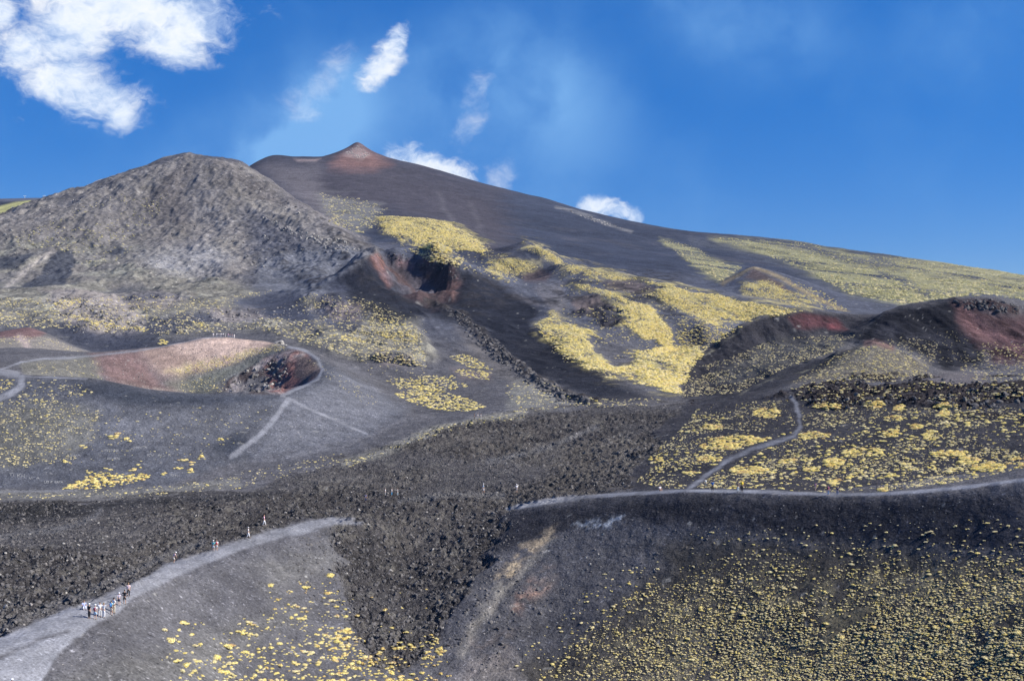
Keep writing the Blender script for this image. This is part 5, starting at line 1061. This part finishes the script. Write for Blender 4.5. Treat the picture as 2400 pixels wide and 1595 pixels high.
for k, px in enumerate((2055,2082,2096,2114)):
    Y = float(rimY(px))*1.03; x, y, z = world(px, Y); bm = bmesh.new(); H = 1.5-.12*(k % 2); add_tube(bm, [(0,0,-.2),(.01,0,H*.6),(.03,.01,H)], [.045,.042,.035], 0, 7)
    o = simple('marker_post', bm, M_WOOD); o.location = (x, y, float(z)); tag(o, 'thin marker post on the right rim path, ' + ('leftmost of four', 'second from left', 'third from left', 'rightmost of four')[k], 'post', 'marker posts on the rim path')
# rocks behind the crater rim
for px, py, r, col, seed, lb in ((655,796,2.3,M_PROCK,41,'pale hollow boulder with a dark hole behind the ash crater rim'),(668,803,1.1,M_PROCK,42,'pale block leaning against the hollow boulder behind the crater rim'),(641,800,1.3,M_PROCK,43,'flat pale slab beside the hollow boulder behind the crater rim')):
    Yv = 447.0; x, y, z = world(px, Yv); me = rock_mesh('boulder', seed, col, 3, .85)
    if seed == 41:
        for v in me.vertices:
            d = math.hypot(v.co.x-.05, v.co.z-.15)
            if v.co.y < 0 and d < .42: v.co.y += .75*(1-d/.42)
    if seed == 43: me.transform(Matrix.Diagonal((1.5, 1, .35, 1)))
    o = bpy.data.objects.new('boulder', me); C.objects.link(o); o.location = (x, y, float(z)+r*.5); o.scale = (r, r, r); tag(o, lb, 'boulder')
M_PK = mat('pink_rock', (.50,.28,.34), .15); x, y, z = world(620, 446.0); o = bpy.data.objects.new('boulder', rock_mesh('boulder', 47, M_PK, 2, .8)); C.objects.link(o); o.location = (x, y, float(z)+.5); o.scale = (.95,.95,.95); tag(o, 'pink rounded boulder behind the ash crater rim', 'boulder')
# words laid out in white stones on the ash slope (too small to read in the photograph: rows of upright and slanting strokes)
ST = []
def stroke(px0, py0, px1, py1):
    n = max(2, int(math.hypot(px1-px0, py1-py0)/1.1))
    for i in range(n+1): ST.append((px0+(px1-px0)*i/n, py0+(py1-py0)*i/n))
def word(px, py, w, h, pat, slope=0.0):
    n = len(pat); cw = w/n
    for i, ch in enumerate(pat):
        x0 = px+i*cw; x1 = x0+cw*.7; t, b = py+slope*i, py+h+slope*i; m = (t+b)/2
        S = {'A': ((x0,b,(x0+x1)/2,t),((x0+x1)/2,t,x1,b),(x0,m,x1,m)), 'V': ((x0,t,(x0+x1)/2,b),((x0+x1)/2,b,x1,t)), 'H': ((x0,t,x0,b),(x1,t,x1,b),(x0,m,x1,m)), 'K': ((x0,t,x0,b),(x1,t,x0,m),(x0,m,x1,b)), 'L': ((x0,t,x0,b),(x0,b,x1,b)),
             'N': ((x0,b,x0,t),(x0,t,x1,b),(x1,b,x1,t)), 'E': ((x0,t,x0,b),(x0,t,x1,t),(x0,m,x1,m),(x0,b,x1,b)), 'O': ((x0,t,x1,t),(x1,t,x1,b),(x1,b,x0,b),(x0,b,x0,t)), 'M': ((x0,b,x0,t),(x0,t,(x0+x1)/2,m),((x0+x1)/2,m,x1,t),(x1,t,x1,b)), 'I': ((x0,t,x0,b),), 'R': ((x0,b,x0,t),(x0,t,x1,t),(x1,t,x0,m),(x0,m,x1,b)), 'T': ((x0,t,x1,t),((x0+x1)/2,t,(x0+x1)/2,b))}
        for s in S.get(ch, ()): stroke(*s)
word(244,1052,36,5,'AVENNA'); word(22,1108,38,7,'TIKH', 1.2); word(104,1127,44,4,'LOIR EATA'); word(312,1046,34,4,'VENTA'); word(68,1118,26,4,'VIA'); word(346,1064,56,5,'RV ALIN'); word(158,1065,32,4,'LEVA'); word(252,1072,30,4,'EIRN'); word(402,1112,17,4,'VN'); word(108,1106,18,4,'IL')
sx = np.array([p[0] for p in ST]); sy = np.array([p[1] for p in ST]); Ys, ok = hit(sx, sy); bmw = bmesh.new()
for px, Y in zip(sx[ok], Ys[ok]):
    x, y, z = world(px, Y); add_ball(bmw, (x, y, float(z)+.02), .05+.04*random.random(), 0, 1, (1, 1, .6))
me = done(bmw, 'stone_lettering'); me.materials.append(mat('white_stone', (.46,.45,.44), .15)); o = bpy.data.objects.new('stone_lettering', me); C.objects.link(o); tag(o, 'words laid out in small white stones on the ash slope below the crater', 'stones', kind='stuff')

# ------------------------------------------------------------------ the air
bmh = bmesh.new(); bmesh.ops.create_cube(bmh, size=1.0)
zlo = float(FLATV[:, 2].min())-1.0; zhi = float(FLATV[:, 2].max())+6.0
xlo, xhi = float(FLATV[:, 0].min())-5, float(FLATV[:, 0].max())+5
for v in bmh.verts: v.co = Vector((xlo if v.co.x < 0 else xhi, -40.0 if v.co.y < 0 else 4210.0, zlo if v.co.z < 0 else zhi))
meh = bpy.data.meshes.new('haze'); bmh.to_mesh(meh); bmh.free(); mh = bpy.data.materials.new('thin_air'); mh.use_nodes = True
th = NT(mh.node_tree); mh.node_tree.nodes.remove(mh.node_tree.nodes['Principled BSDF']); pv = th.new('ShaderNodeVolumePrincipled', {'Color': (.62, .74, 1.0, 1), 'Density': W_HAZE, 'Anisotropy': 0.0})
th.l.new(pv.outputs[0], [n for n in mh.node_tree.nodes if n.type == 'OUTPUT_MATERIAL'][0].inputs['Volume']); meh.materials.append(mh)
oh = bpy.data.objects.new('haze', meh); C.objects.link(oh); tag(oh, 'thin blue haze in the air over the slopes', 'haze', kind='stuff')
